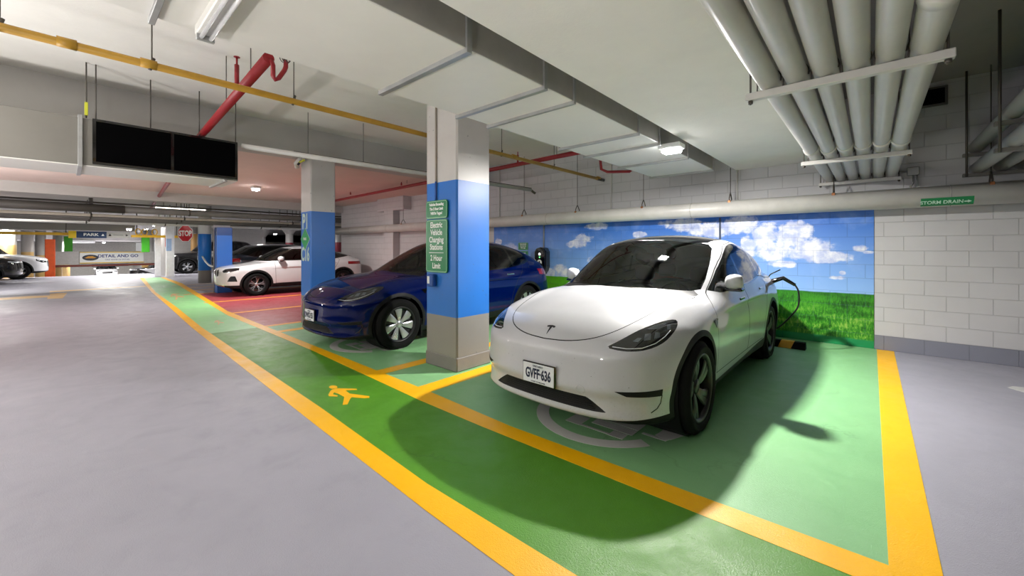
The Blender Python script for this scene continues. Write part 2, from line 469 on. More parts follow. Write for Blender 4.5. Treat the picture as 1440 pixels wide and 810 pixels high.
def make_wheel(style, R, rr, width, parent, loc, side, m_rim, m_tire, m_dark, m_face=None):
    """the wheel is the rim; its tyre, brake disc and centre cap are sub-parts"""
    w2 = width/2; mb = MB()
    mb.lathe([(-w2+.03, rr-.012), (w2-.045, rr-.03), (w2-.02, rr-.018), (w2-.010, rr-.004), (w2-.012, rr+.006), (w2-.03, rr+.004), (-w2+.03, rr)], 'x', n=56)
    fx = w2-.028
    if style == 'ten':
        for i in range(5):
            for q, tw in ((-.155, .20), (.155, .20)):
                a = 2*PI*i/5+q
                ring_spoke(mb, .040, rr-.008, .046, .082, a, a+tw+.12, fx-.035, fx-.004, .03, bend=.008)
        mb.lathe([(fx-.075, .05), (fx-.03, .062), (fx-.018, .045), (fx-.016, 0.0005)], 'x', n=30)
    elif style == 'wedge':
        for i in range(7):
            a = 2*PI*i/7
            mb.cur = 1; ring_spoke(mb, .03, rr-.012, .034, .128, a, a+.10, fx-.02, fx-.006, .012, bend=.006)
            mb.cur = 0; ring_spoke(mb, .05, rr-.02, .022, .10, a+.40, a+.44, fx-.035, fx-.03, .01)
        mb.cur = 1; mb.lathe([(fx-.02, rr-.018), (fx+.006, rr-.014), (fx+.010, rr-.004), (fx+.004, rr+.004)], 'x', n=48)
        mb.lathe([(fx-.03, .06), (fx-.010, .048), (fx-.004, .03), (fx-.002, 0.0005)], 'x', n=30); mb.cur = 0
    elif style == 'yspoke':
        for i in range(5):
            a = 2*PI*i/5+.3
            mb.cur = 1
            for sg in (-1, 1):
                ring_spoke(mb, .04, .15, .020, .016, a+sg*.12, a+sg*.14, fx-.03, fx-.012, .02)
                ring_spoke(mb, .14, rr-.01, .016, .018, a+sg*.14, a+sg*.36, fx-.012, fx-.004, .02)
                ring_spoke(mb, .15, rr-.01, .012, .016, a+sg*.12, a+sg*.10, fx-.012, fx-.004, .02)
            mb.cur = 0; ring_spoke(mb, .05, rr-.012, .04, .03, a, a, fx-.045, fx-.02, .02)
        mb.cur = 1; mb.lathe([(fx-.05, .05), (fx-.02, .045), (fx-.014, .03), (fx-.014, .0005)], 'x', n=24); mb.cur = 0
    else:
        mb.cur = 1
        for i in range(5):
            a = 2*PI*i/5
            for sg in (-1, 1): ring_spoke(mb, .05, rr-.01, .035, .045, a+sg*.10, a+sg*.2, fx-.03, fx-.006, .03, n=4)
        mb.lathe([(fx-.05, .07), (fx-.02, .06), (fx-.014, .0005)], 'x', n=20)
    w = mb.build('wheel', [m_rim, m_face or m_rim], parent); w.location = loc
    t = MB(); sh = .035
    prof = [(-w2+.02, rr-.005), (-w2+.004, rr+.03), (-w2, (R+rr)/2), (-w2+.012, R-.03), (-w2+sh, R-.004)]
    k = 5; gw = (width-2*sh)/k
    for i in range(k):
        a = -w2+sh+i*gw
        prof += [(a+gw*.10, R), (a+gw*.88, R), (a+gw*.90, R-.008), (a+gw*.99, R-.008)] if i < k-1 else [(a+gw*.1, R), (a+gw*.95, R)]
    prof += [(w2-sh, R-.004), (w2-.012, R-.03), (w2-.001, (R+rr)/2+.012), (w2-.003, (R+rr)/2), (w2-.004, rr+.03), (w2-.014, rr+.002), (w2-.02, rr-.005)]
    t.lathe(prof, 'x', n=72); t.build('tire', m_tire, w)
    d = MB(); d.lathe([(fx-.11, .02), (fx-.11, rr*.72), (fx-.085, rr*.72), (fx-.085, .02)], 'x', n=36)
    d.build('brake_disc', m_dark, w)
    if side < 0: w.scale = (-1, 1, 1)
    return w
TESLA = dict(L=4.75, H=1.63, fend=.030, fx=.72, fy=1.3, k_side=.16, k_front=.16, k_rear=.09, k_rail=.12, k_join=.06,
    ws_curve=.50, rs_curve=.35, ymid=2.75, rcrown=.065, tumble=.32, tum2=.10, zcut=.9, yend=4.62, arch_w=.048,
    hood=[(-.2, .70), (0, .765), (.12, .835), (.25, .885), (.5, .955), (.8, 1.01), (1.1, 1.055), (1.4, 1.07), (2.0, 1.05), (2.8, 1.05), (3.6, 1.09), (4.1, 1.14), (4.5, 1.17), (4.75, 1.14)],
    crown=[(0, .14), (.4, .13), (.8, .105), (1.2, .08), (2, .05), (4, .06), (4.75, .10)],
    width=[(0, .87), (.3, .925), (.6, .955), (.9, .965), (1.4, .95), (2.2, .955), (3.0, .965), (3.6, .99), (4.1, .985), (4.5, .95), (4.75, .91)],
    sec=[(.1, -.10), (.2, -.06), (.35, -.022), (.5, -.006), (.62, 0), (.75, -.004), (.85, -.018), (.95, -.045), (1.05, -.09), (1.15, -.16)],
    sig_nose=.018,
    nose=[(.1, .16), (.19, .05), (.245, .008), (.285, .022), (.37, .026), (.43, .0), (.54, .010), (.62, .012), (.68, .010), (.74, .035), (.80, .075), (.9, .16)],
    plan=[(-.1, 0), (.0, .0), (.3, .02), (.5, .06), (.65, .125), (.78, .225), (.88, .37), (.95, .58)],
    tail=[(.1, 4.55), (.2, 4.62), (.35, 4.71), (.5, 4.745), (.7, 4.735), (.9, 4.67), (1.05, 4.60), (1.25, 4.55)],
    rplan=[(-.1, 0), (0, 0), (.4, .02), (.6, .055), (.75, .11), (.88, .22), (.95, .36)],
    roof=[(.5, .72), (1.0, 1.01), (1.2, 1.125), (1.5, 1.29), (1.8, 1.435), (2.1, 1.548), (2.4, 1.605), (2.75, 1.627), (3.1, 1.618), (3.5, 1.578), (3.9, 1.497), (4.25, 1.395), (4.5, 1.30), (4.8, 1.16)],
    belt=[(.8, .62), (1.2, .78), (1.6, .87), (2.2, .90), (3.0, .915), (3.6, .90), (4.1, .845), (4.5, .75)],
    bot=[(0, .22), (.5, .19), (2.4, .2), (4.2, .2), (4.7, .32)])
T_WH = [(.87, .36, .405), (3.76, .36, .405)]
OB = [(.866, .5, 0), (0, 0, 1)]
front = lambda lo=0, hi=9, y=1.3: (lambda x, yy, z: (yy < y) & (z > lo) & (z < hi))
sidem = lambda xx=.5, lo=0: (lambda x, y, z: (x > xx) & (z > lo))
T_FEATS = [
 ('hood', [(-.3, .065), (0, .065), (.22, .085), (.40, .15), (.52, .27), (.60, .45), (.66, .75), (.72, 1.05), (.775, 1.40), (.6, 1.27), (.3, 1.155), (0, 1.125), (-.3, 1.125)], 'top', lambda x, y, z: (z > .7), 2, .0035),
 ('door_front', [(1.36, .36), (1.35, .75), (1.40, .93), (1.56, 1.04), (2.08, 1.32), (2.47, 1.49), (2.53, 1.05), (2.51, .36)], 'side', sidem(), 0, .0035),
 ('door_rear', [(2.52, .36), (2.54, 1.05), (2.49, 1.50), (3.0, 1.54), (3.5, 1.44), (3.78, 1.27), (3.66, 1.02), (3.44, .85), (3.30, .62), (3.24, .36)], 'side', sidem(), 0, .0035),
 ('sill', [(1.0, -.2), (1.0, .27), (2.4, .30), (3.5, .36), (3.5, -.2)], 'side', sidem(), 0, 0),
 ('lip', [(-.3, -.1), (-.3, .215), (.4, .225), (.7, .25), (1.1, .30), (1.1, -.1)], 'front', front(), 0, 0),
 ('diffuser', [(-.3, -.1), (-.3, .42), (.6, .42), (.8, .34), (1.1, .32), (1.1, -.1)], 'front', lambda x, y, z: y > 4.2, 0, 0),
 ('grille', [(-.3, .388), (.39, .378), (.44, .35), (.54, .285), (.45, .282), (-.3, .292)], 'front', front(), 0, 0),
 ('cowl', [(-.3, 1.118), (0, 1.118), (.3, 1.148), (.6, 1.262), (.745, 1.37), (.75, 1.45), (.68, 1.5), (.3, 1.3), (-.3, 1.3)], 'top', lambda x, y, z: z > .9, 0, 0),
 ('windshield', [(-.3, 1.088), (0, 1.088), (.40, 1.082), (.68, 1.06), (.738, 1.07), (.735, 1.16), (.69, 1.36), (.655, 1.46), (.60, 1.505), (.50, 1.525), (.25, 1.552), (-.3, 1.56)], 'front', lambda x, y, z: (y > 1.02) & (y < 2.5), 0, 0),
 ('roof_glass', [(-.3, 2.14), (.25, 2.15), (.50, 2.22), (.58, 2.34), (.62, 2.8), (.60, 3.4), (.52, 3.86), (-.3, 3.90)], 'top', lambda x, y, z: z > 1.2, 0, 0),
 ('rear_window', [(-.3, 3.93), (.47, 3.89), (.56, 4.1), (.56, 4.3), (.48, 4.44), (-.3, 4.48)], 'top', lambda x, y, z: z > 1.1, 0, 0),
 ('window_trim', [(1.55, 1.03), (1.78, 1.150), (2.08, 1.305), (2.36, 1.43), (2.64, 1.505), (3.0, 1.520), (3.35, 1.490), (3.68, 1.410), (3.95, 1.295), (3.98, 1.205), (3.75, 1.135), (3.2, 1.075), (2.4, 1.04)], 'side', sidem(.42, .95), 1, 0),
 ('glass_front', [(1.74, 1.07), (1.82, 1.148), (2.10, 1.29), (2.37, 1.405), (2.46, 1.435), (2.50, 1.065)], 'side', sidem(.42, .95), 0, 0),
 ('glass_rear', [(2.56, 1.068), (2.52, 1.452), (2.68, 1.468), (3.0, 1.480), (3.27, 1.448), (3.40, 1.11)], 'side', sidem(.42, .95), 0, 0),
 ('glass_quarter', [(3.45, 1.122), (3.33, 1.442), (3.5, 1.408), (3.70, 1.348), (3.87, 1.265), (3.88, 1.22), (3.7, 1.155)], 'side', sidem(.42, .95), 0, 0),
 ('headlight', [(.745, .665), (.85, .63), (1.0, .645), (1.1, .70), (1.15, .80), (1.13, .84), (1.02, .82), (.88, .74)], OB, front(.5), 1, 0),
 ('tail_light', [(-.3, 3.0), (-.31, 3.0), (-.3, 3.0)], 'top', lambda x, y, z: z > 99, 0, 0),
]
T_FEATS = [q for q in T_FEATS if q[0] != 'tail_light']
T_FEATS.append(('tail_light', [(.42, .93), (.62, .96), (.80, 1.02), (.98, 1.06), (.98, .93), (.80, .88), (.6, .86), (.45, .87)], 'front', lambda x, y, z: (y > 4.15), 1, 0))
# ---------------------------------------------------------------- car materials
def paint(name, col, metal=0.0, rough=0.35, spec=.5, dirt=0.0, coat=1.0):
    t = NT(name); o = t.obj()
    c = lin(col); base = c
    n = t.noise(3, 4, .6, o)
    b = t.mix(t.ramp(n, .35, .75), c, tuple(v*.95 for v in c[:3])+(1,))
    if dirt:
        z = t.xyz(o)[2]; g = t.math('MULTIPLY', t.ramp(z, .65, .25), t.ramp(t.noise(38, 6, .7, o), .45, .75))
        b = t.mix(t.math('MULTIPLY', g, dirt), b, lin('#8f8a80'))
        sp = t.math('MULTIPLY', t.ramp(t.noise(70, 2, .5, o), .735, .76), t.ramp(z, .8, .6)); b = t.mix(sp, b, lin('#4c4843'))
    return t.pbr(b, rough, metal, coat=coat, coat_rough=.015, spec=spec)
def glass(name, tint, dark=0.0):
    """thin window glass: see-through with a sharp reflection"""
    t = NT(name)
    tr = t.n('ShaderNodeBsdfTransparent'); tr.inputs[0].default_value = tint
    gl = t.n('ShaderNodeBsdfGlossy'); gl.inputs['Roughness'].default_value = .0
    fr = t.n('ShaderNodeFresnel'); fr.inputs[0].default_value = 1.55
    mx = t.n('ShaderNodeMixShader'); f = t.math('MULTIPLY_ADD', fr.outputs[0], 1.0, .01, clamp=True)
    t.t.links.new(f, mx.inputs[0]); t.t.links.new(tr.outputs[0], mx.inputs[1]); t.t.links.new(gl.outputs[0], mx.inputs[2])
    t.t.links.new(mx.outputs[0], t.out.inputs[0]); return t.m
M_WHITE = paint('pearl_white_paint', '#c6c7cb', 0, .45, dirt=.22)
M_BLUE = paint('deep_blue_paint', '#010f48', 0, .5, spec=.0, coat=.75)
M_SILVERWHITE = paint('white_car_paint', '#d0d1d4', 0, .3)
M_BLACKP = paint('black_car_paint', '#0d0d10', 0, .25)
M_GREYP = paint('dark_grey_car_paint', '#3b4150', .4, .3)
M_PLAST = mat('black_plastic_trim', '#101113', .6, spec=.3)
M_GLOSSB = mat('gloss_black_trim', '#060607', .12, coat=.6)
M_SEAM = mat('panel_gap', '#101010', .9)
M_GLASSW = glass('windshield_glass', (.80, .88, .87, 1))
M_GLASSF = glass('front_side_glass', (.60, .65, .68, 1))
M_GLASSS = glass('tinted_side_glass', (.10, .115, .13, 1))
M_GLASSD = mat('dark_roof_glass', '#050608', .04, coat=.5)
M_RUB = mat('tyre_rubber', '#0b0b0c', .85, bump=.15, spec=.25)
M_RIMB = mat('black_wheel', '#0b0b0c', .40, .1, coat=.15)
M_RIMS = mat('silver_wheel', '#b9bcc0', .3, .75)
M_RIMD = mat('dark_wheel', '#1d1e21', .45, .3)
M_DISC = mat('brake_disc_steel', '#6a6a6c', .4, .9)
M_HL = mat('headlamp_glass', '#101216', .06, coat=1.0)
M_HLS = mat('headlamp_reflector', '#7f858d', .2, .8)
M_DRL = mat('light_strip_lens', '#dfe3e8', .15, .1, coat=.5)
M_TAIL = mat('red_tail_lamp', '#8e0c12', .12, coat=1.0)
M_SEAT = mat('dark_seat_leather', '#24262a', .5)
M_DASH = mat('dark_dashboard', '#1b1d22', .6)
M_PLATE = mat('plate_white', '#e8eaee', .35)
M_PBLUE = mat('plate_blue', '#0f1c3c', .4)
M_CHROME = mat('bright_metal', '#c9cccf', .15, 1.0)
M_GRILLE = mat('grille_black', '#0b0b0c', .5)

def licence_plate(parent, body, f, z, tilt=.0, y=None, small=True):
    y0 = (y if y is not None else min(surf_at(f, 0, z-.06), surf_at(f, 0, z+.06), surf_at(f, .15, z)))-.012
    mb = MB(); mb.cur = 1; mb.bbox(-.162, .162, -.006, .006, -.086, .086, .006); mb.cur = 0
    mb.bbox(-.152, .152, -.010, .002, -.076, .076, .002)
    o = mb.build('license_plate', [M_PLATE, M_GLOSSB], parent); o.location = (0, y0, z); o.rotation_euler = (tilt, 0, 0)
    text('plate_number', body, .108, M_PBLUE, o, (0, -.0115, -.004), (PI/2, 0, 0), sx=.57, bold=.0030)
    text('plate_header', 'ONTARIO', .022, M_PBLUE, o, (0, -.0115, .058), (PI/2, 0, 0), sx=1.0)
    text('plate_footer', 'YOURS TO DISCOVER', .014, M_PBLUE, o, (0, -.0115, -.063), (PI/2, 0, 0), sx=1.0)
    return o

def sub(o, n=2):
    m = o.modifiers.new('round', 'SUBSURF'); m.levels = n; m.render_levels = n
    for p in o.data.polygons: p.use_smooth = True
    return o
def cage(name, secs, m, parent):
    """rounded body through rectangular sections (x, y0, y1, z0, z1)"""
    vs = []; fs = []
    for (x, y0, y1, z0, z1) in secs: vs += [(x, y0, z0), (x, y1, z0), (x, y1, z1), (x, y0, z1)]
    n = len(secs)
    for i in range(n-1):
        for k in range(4): fs.append((i*4+k, i*4+(k+1) % 4, (i+1)*4+(k+1) % 4, (i+1)*4+k))
    fs += [(0, 1, 2, 3), tuple((n-1)*4+k for k in range(4))[::-1]]
    mb = MB(); mb.add(vs, fs); return sub(mb.build(name, m, parent), 3)

def mirror(root, side, base, m, L=.20):
    """door mirror: glossy arm and painted housing"""
    x, y, z = base; s = side
    o = cage('mirror', [(s*(x+.04), y-.03, y+.06, z+.035, z+.10), (s*(x+.055), y-.06, y+.10, z+.0, z+.15), (s*(x+.12), y-.075, y+.10, z-.005, z+.165), (s*(x+.055+L*.8), y-.06, y+.09, z+.0, z+.16), (s*(x+.065+L), y-.02, y+.07, z+.03, z+.135)], m, root)
    a = MB(); a.bbox(*sorted((s*(x-.03), s*(x+.20))), y-.03, y+.075, z-.012, z+.018, .01); a.build('mirror_arm', M_GLOSSB, o)
    g = MB(); g.bbox(*sorted((s*(x+.075), s*(x+.04+L))), y+.086, y+.096, z+.03, z+.14, .008); g.build('mirror_glass', M_CHROME, o)
    return o

def seats(root, rows, zf=.42, hw=.26):
    for (x, y) in rows:
        b = cage('seat', [(x-hw, y-.22, y+.26, zf, zf+.12), (x-hw*.6, y-.26, y+.27, zf-.02, zf+.17), (x+hw*.6, y-.26, y+.27, zf-.02, zf+.17), (x+hw, y-.22, y+.26, zf, zf+.12)], M_SEAT, root)
        vs = []; 
        mb = MB()
        for (z, w, d) in ((zf+.08, hw*.9, .09), (zf+.35, hw, .10), (zf+.58, hw*.78, .08)):
            yy = y+.25+(z-zf)*.32; vs += [(x-w, yy-d, z), (x+w, yy-d, z), (x+w, yy+d, z), (x-w, yy+d, z)]
        mb.add(vs, [(0, 1, 2, 3)[::-1], (8, 9, 10, 11)]+[(i*4+k, i*4+(k+1) % 4, (i+1)*4+(k+1) % 4, (i+1)*4+k) for i in (0, 1) for k in range(4)])
        sub(mb.build('backrest', M_SEAT, b))
        yy = y+.25+.72*.32
        cage('headrest', [(x-.14, yy-.05, yy+.04, zf+.62, zf+.78), (x-.09, yy-.06, yy+.05, zf+.60, zf+.82), (x+.09, yy-.06, yy+.05, zf+.60, zf+.82), (x+.14, yy-.05, yy+.04, zf+.62, zf+.78)], M_SEAT, b)

SH_T = None
def make_tesla(name, label, org, mp, style, plate, seed=0):
    global SH_T
    if SH_T is None: SH_T = build_shell(TESLA, .0165, T_FEATS, T_WH)
    S, f = SH_T
    r = thing(name, label, 'car', (org[0], org[1], 0))
    shell_mesh('body', [S['body'], S['seam']], [mp, M_SEAM], r)
    shell_mesh('hood', [S['hood']], [mp], r)
    for side, sg in (('left', 1), ('right', -1)):
        for d in ('front', 'rear'):
            o = shell_mesh('door', [S['door_'+d]], [mp], r, side)
            hy, hz = ((2.30, .93), (3.28, .965))[d == 'rear']
            hx = surf_side(f, hy, hz)
            hb = MB(); hb.bbox(*sorted((sg*(hx-.01), sg*(hx+.006))), hy-.10, hy+.10, hz-.014, hz+.014, .006); hb.build('door_handle', M_GLOSSB if mp is M_WHITE else M_CHROME, o)
        shell_mesh('side_window', [S['glass_front']], [M_GLASSF], r, side)
        shell_mesh('side_window', [S['glass_rear']], [M_GLASSS], r, side)
        shell_mesh('side_window', [S['glass_quarter']], [M_GLASSS], r, side)
        shell_mesh('window_trim', [S['window_trim']], [M_GLOSSB], r, side)
        for k in ('arch0', 'arch1'): shell_mesh('wheel_arch_trim', [S[k]], [M_PLAST], r, side)
        shell_mesh('side_sill', [S['sill']], [M_PLAST], r, side)
        patch_ob(f, VENT, .002, sg, 'bumper_vent', M_PLAST, r)
        line_ob(f, VLINE, .0035, sg, 'bumper_crease', M_GLOSSB, r)
        h = shell_mesh('headlight', [S['headlight']], [M_HL], r, side)
        for q in HREF: patch_ob(f, q, .002, sg, 'reflector', M_HLS, h)
        patch_ob(f, HTOP, .0015, sg, 'upper_lens', mat('lamp_upper_lens', '#4b5058', .12, .3, coat=1), h)
        line_ob(f, HDRL, .0032, sg, 'light_strip', M_DRL, h)
        shell_mesh('tail_light', [S['tail_light']], [M_TAIL], r, side)
        mx = surf_side(f, 1.93, 1.06)
        mirror(r, sg, (mx-.05, 1.91, 1.05), mp, .14)
        # camera badge on the fender
        by, bz = 1.30, .80; bx = surf_side(f, by, bz)
        tb = MB(); tb.prism([(by-.055, bz+.035), (by+.045, bz+.045), (by+.01, bz-.035)], bx-.01, bx+.006, lambda u, v, hh: (sg*hh, u, v)); tb.build('fender_camera', M_GLOSSB, r)
        for wi, (yw, zw, _) in enumerate(T_WH):
            ln = MB(); ln.lathe([(.52, .385), (.90, .385)], 'x', (0, yw, zw), 40); ln.add([], [])
            o = ln.build('wheel_well', M_PLAST, r)
            if sg < 0: o.scale = (-1, 1, 1)
            a = .35+1.1*wi+seed+(.5 if sg < 0 else 0)
            w = make_wheel(style, .36, .262 if style == 'ten' else .25, .245, r, (sg*(.845), yw, zw), sg, M_RIMB if style == 'ten' else M_RIMD, M_RUB, M_DISC, M_RIMB if style == 'ten' else M_RIMS)
            w.rotation_euler = (a, 0, 0)
        if sg > 0 or True:
            mf = MB(); mf.bbox(*sorted((sg*.74, sg*.93)), 1.24, 1.255, .12, .40, .004); mf.bbox(*sorted((sg*.74, sg*.93)), 4.13, 4.145, .14, .40, .004); mf.build('mud_flap', M_PLAST, r)
    shell_mesh('windshield', [S['windshield']], [M_GLASSW], r)
    shell_mesh('cowl_panel', [S['cowl']], [mat('cowl_black', '#08090a', .5)], r)
    shell_mesh('glass_roof', [S['roof_glass']], [M_GLASSD], r)
    shell_mesh('rear_window', [S['rear_window']], [M_GLASSS], r)
    shell_mesh('front_lip', [S['lip']], [M_PLAST], r)
    shell_mesh('rear_diffuser', [S['diffuser']], [M_PLAST], r)
    g = shell_mesh('lower_grille', [S['grille']], [M_GRILLE], r, push=-.012)
    for k in range(5):
        z = .300+.016*k; pts = []
        for x in np.linspace(-.46+.012*k, .46-.012*k, 17): pts.append((x, surf_at(f, abs(x), z)-.001, z))
        sb = MB(); sb.tube(pts, .003, 6); sb.build('grille_bar', M_PLAST, g)
    # front badge, a slim stylised mark
    by, bz = surf_at(f, 0, .818), .818
    bd = MB()
    T1 = [(-.034, .030), (-.018, .036), (0, .038), (.018, .036), (.034, .030), (.028, .018), (.014, .023), (.008, .022), (0, -.045), (-.008, .022), (-.014, .023), (-.028, .018)]
    def put(u, v, hh):
        z = bz-.012+v*.72; ys = surf_at(f, abs(u), z); return (u, ys-.002-hh, z+.0005)
    bd.prism([(u*1.15, v) for u, v in T1], -.004, .003, put); bd.build('front_badge', M_CHROME if mp is not M_WHITE else mat('badge_grey', '#54575b', .25, .9), r)
    if mp is M_WHITE:   # tow eye cover outline
        zc, xc = .43, .36; yc = surf_at(f, xc, zc)
        q = [(xc+.032*math.cos(t), surf_at(f, xc+.032*math.cos(t), zc+.032*math.sin(t))-.001, zc+.032*math.sin(t)) for t in np.linspace(0, 2*PI, 25)[:-1]]
        tc = MB(); tc.tube(q, .0012, 5, closed=True); tc.build('tow_cover', mat('cover_line', '#9d9d9d', .6), r)
    licence_plate(r, plate, f, .475 if mp is M_WHITE else .50)
    # cabin
    dm = MB(); dm.bbox(-.72, .72, 1.30, 1.78, .72, .985, .06); dm.bbox(-.70, .70, 1.70, 4.05, .24, .40, .02); dm.bbox(-.12, .12, 1.75, 2.7, .40, .66, .03)
    dm.bbox(-.79, -.74, 1.5, 3.9, .3, .98, .02); dm.bbox(.74, .79, 1.5, 3.9, .3, .98, .02); dm.bbox(-.7, .7, 3.75, 4.4, .5, .95, .03)
    dm.build('dashboard', M_DASH, r)
    sw = MB(); sw.tube([(.37+.175*math.cos(t), 1.86+.06*math.sin(t), .93+.165*math.sin(t)) for t in np.linspace(0, 2*PI, 29)[:-1]], .014, 8, closed=True)
    sw.tube([(.20, 1.86, .93), (.54, 1.86, .93)], .016, 8); sw.tube([(.37, 1.86, .93), (.37, 1.82, .80)], .02, 8); sw.build('steering_wheel', M_DASH, r)
    sc_ = MB(); sc_.bbox(-.17, .20, 1.80, 1.825, .84, 1.03, .006); sc_.build('display_screen', M_GLOSSB, r)
    seats(r, [(.37, 2.35), (-.37, 2.35), (.40, 3.25), (-.40, 3.25)])
    im = MB(); im.bbox(-.11, .11, 1.98, 2.0, 1.33, 1.40, .008); im.build('rear_view_mirror', M_GLOSSB, r)
    return r, f

def _hl(poly):  # headlamp inner elements
    return poly
HLP = [(.505, .742), (.591, .782), (.679, .824), (.776, .867), (.901, .902), (1.01, .913), (1.06, .905), (1.05, .870), (.993, .823), (.93, .782), (.847, .752), (.745, .733), (.62, .727)]
T_FEATS = [q if q[0] != 'headlight' else ('headlight', HLP, OB, front(.5), 1, 0) for q in T_FEATS]
HREF = [[(.70, .790), (.735, .812), (.765, .812), (.735, .786)], [(.775, .795), (.79, .835), (.835, .84), (.825, .80)], [(.85, .805), (.865, .845), (.90, .842), (.895, .812)], [(.955, .855), (.965, .885), (.995, .885), (.985, .855)]]
HTOP = [(.80, .862), (.88, .888), (1.0, .903), (.965, .89), (.90, .862)]
HDRL = [(.555, .750), (.65, .745), (.76, .752), (.86, .778), (.935, .815), (.985, .850)]
VENT = [(.565, .450), (.904, .464), (.899, .416), (.65, .418)]
VLINE = [(.899, .42), (.889, .362), (.863, .325), (.82, .30)]

# ---------------------------------------------------------------- other cars
def spec(L, W, H, hood_z, nose_z, ws0, ws1, r1, r2, clear, R, y0, wb, rear_z=None, blunt=.0, tum=.30):
    """side profile from a few numbers: hood height, windscreen from ws0 to ws1, roof to r1, tail at r2"""
    rz = rear_z or hood_z+.05; hw = W/2
    return dict(L=L, H=H, fend=.015, fx=hw-.24, fy=ws0, k_side=.13, k_front=.12, k_rear=.10, k_rail=.12, k_join=.05, ws_curve=.35, rs_curve=.2,
        ymid=(ws1+r1)/2, rcrown=.05, tumble=tum, tum2=.1, zcut=.85, yend=L-.05, arch_w=.055,
        hood=[(-.2, nose_z-.05), (0, nose_z), (.25, nose_z+.06), (.7, hood_z-.05), (ws0, hood_z), (ws1, hood_z+.01), (r1, rz-.03), (L-.2, rz), (L, rz-.03)],
        crown=[(0, .10), (.6, .08), (1.2, .05), (L, .05)],
        width=[(0, hw-.10), (.35, hw-.035), (.8, hw), (1.5, hw-.01), (L*.6, hw-.005), (L-1.0, hw), (L-.4, hw-.03), (L, hw-.09)],
        sec=[(.1, -.08), (.25, -.03), (.45, -.005), (.62, 0), (.8, -.005), (.95, -.025), (1.1, -.07), (1.3, -.16)],
        nose=[(.1, .20), (.25, .06), (.4, .01), (.6, 0), (.8, .02+blunt), (1.0, .06+blunt), (1.1, .12+blunt)],
        plan=[(-.1, 0), (0, 0), (.35, .02), (.6, .07), (.75, .15), (hw-.04, .36), (hw+.03, .55)],
        tail=[(.1, L-.18), (.3, L-.05), (.5, L), (.8, L-.01), (1.0, L-.04), (1.3, L-.10)],
        rplan=[(-.1, 0), (0, 0), (.4, .02), (.7, .08), (.85, .2), (hw, .35)],
        roof=[(ws0-.6, hood_z-.32), (ws0, hood_z+.03), ((ws0+ws1)/2, (hood_z+H)/2+.06), (ws1, H-.045), (ws1+.5, H-.005), ((ws1+r1)/2+.2, H), (r1, H-.06), ((r1+r2)/2, H-.06-(H-rz)*.38), (r2, rz+.04), (r2+.2, rz-.25)],
        belt=[(ws0-.3, hw-.26), (ws0+.3, hw-.08), (ws1, hw-.05), (r1, hw-.07), (L-.2, hw-.17)],
        bot=[(0, clear+.05), (.5, clear), (L-.6, clear), (L, clear+.12)]), [(y0, R, R+.045), (y0+wb, R, R+.045)]
def car_feats(L, W, H, hz, nz, ws0, ws1, r1, r2, rz, y0, wb, R, clad=.32):
    hw = W/2; b = hz+.03; t = H-.10; m = (ws0+ws1)/2
    return [
     ('hood', [(-.3, .10), (.3, .12), (hw-.30, .3), (hw-.22, .7), (hw-.14, ws0), (0, ws0-.12), (-.3, ws0-.12)], 'top', lambda x, y, z: z > .6, 1, .004),
     ('door_front', [(y0+.52, clad), (y0+.5, hz-.03), (ws0+.35, b), (ws1-.05, t+.02), (ws1+.55, t+.03), (ws1+.55, clad)], 'side', sidem(), 0, .004),
     ('door_rear', [(ws1+.57, clad), (ws1+.57, t+.03), (r1-.1, t), (y0+wb-.1, b), (y0+wb-.42, .6), (y0+wb-.46, clad)], 'side', sidem(), 0, .004),
     ('clad', [(-.2, -.2), (-.2, clad-.02), (L+.2, clad+.02), (L+.2, -.2)], 'side', lambda x, y, z: z > -1, 0, 0),
     ('windshield', [(-.3, hz+.03), (hw-.26, hz+.02), (hw-.22, hz+.05), (hw-.34, H-.14), (hw-.40, H-.09), (-.3, H-.07)], 'front', lambda x, y, z: (y > ws0-.3) & (y < ws1+.3), 0, 0),
     ('rear_window', [(-.3, rz+.05), (hw-.28, rz+.05), (hw-.36, H-.16), (-.3, H-.12)], 'front', lambda x, y, z: y > r1, 0, 0),
     ('window_trim', [(ws0+.16, b), (m+.06, (hz+H)/2-.0), (ws1, t), (r1-.3, t+.015), (r1+.12, t-.05), (min(r2, L)-.22, rz+.10), (r1, b+.01)], 'side', sidem(.4, hz-.1), 0, 0),
     ('glass_front', [(ws0+.40, b+.03), (m+.14, (hz+H)/2-.01), (ws1+.02, t-.03), (ws1+.50, t-.02), (ws1+.52, b+.03)], 'side', sidem(.4, hz-.1), 0, 0),
     ('glass_rear', [(ws1+.60, b+.03), (ws1+.59, t-.02), (r1-.32, t-.02), (r1-.22, b+.03)], 'side', sidem(.4, hz-.1), 0, 0),
    ]
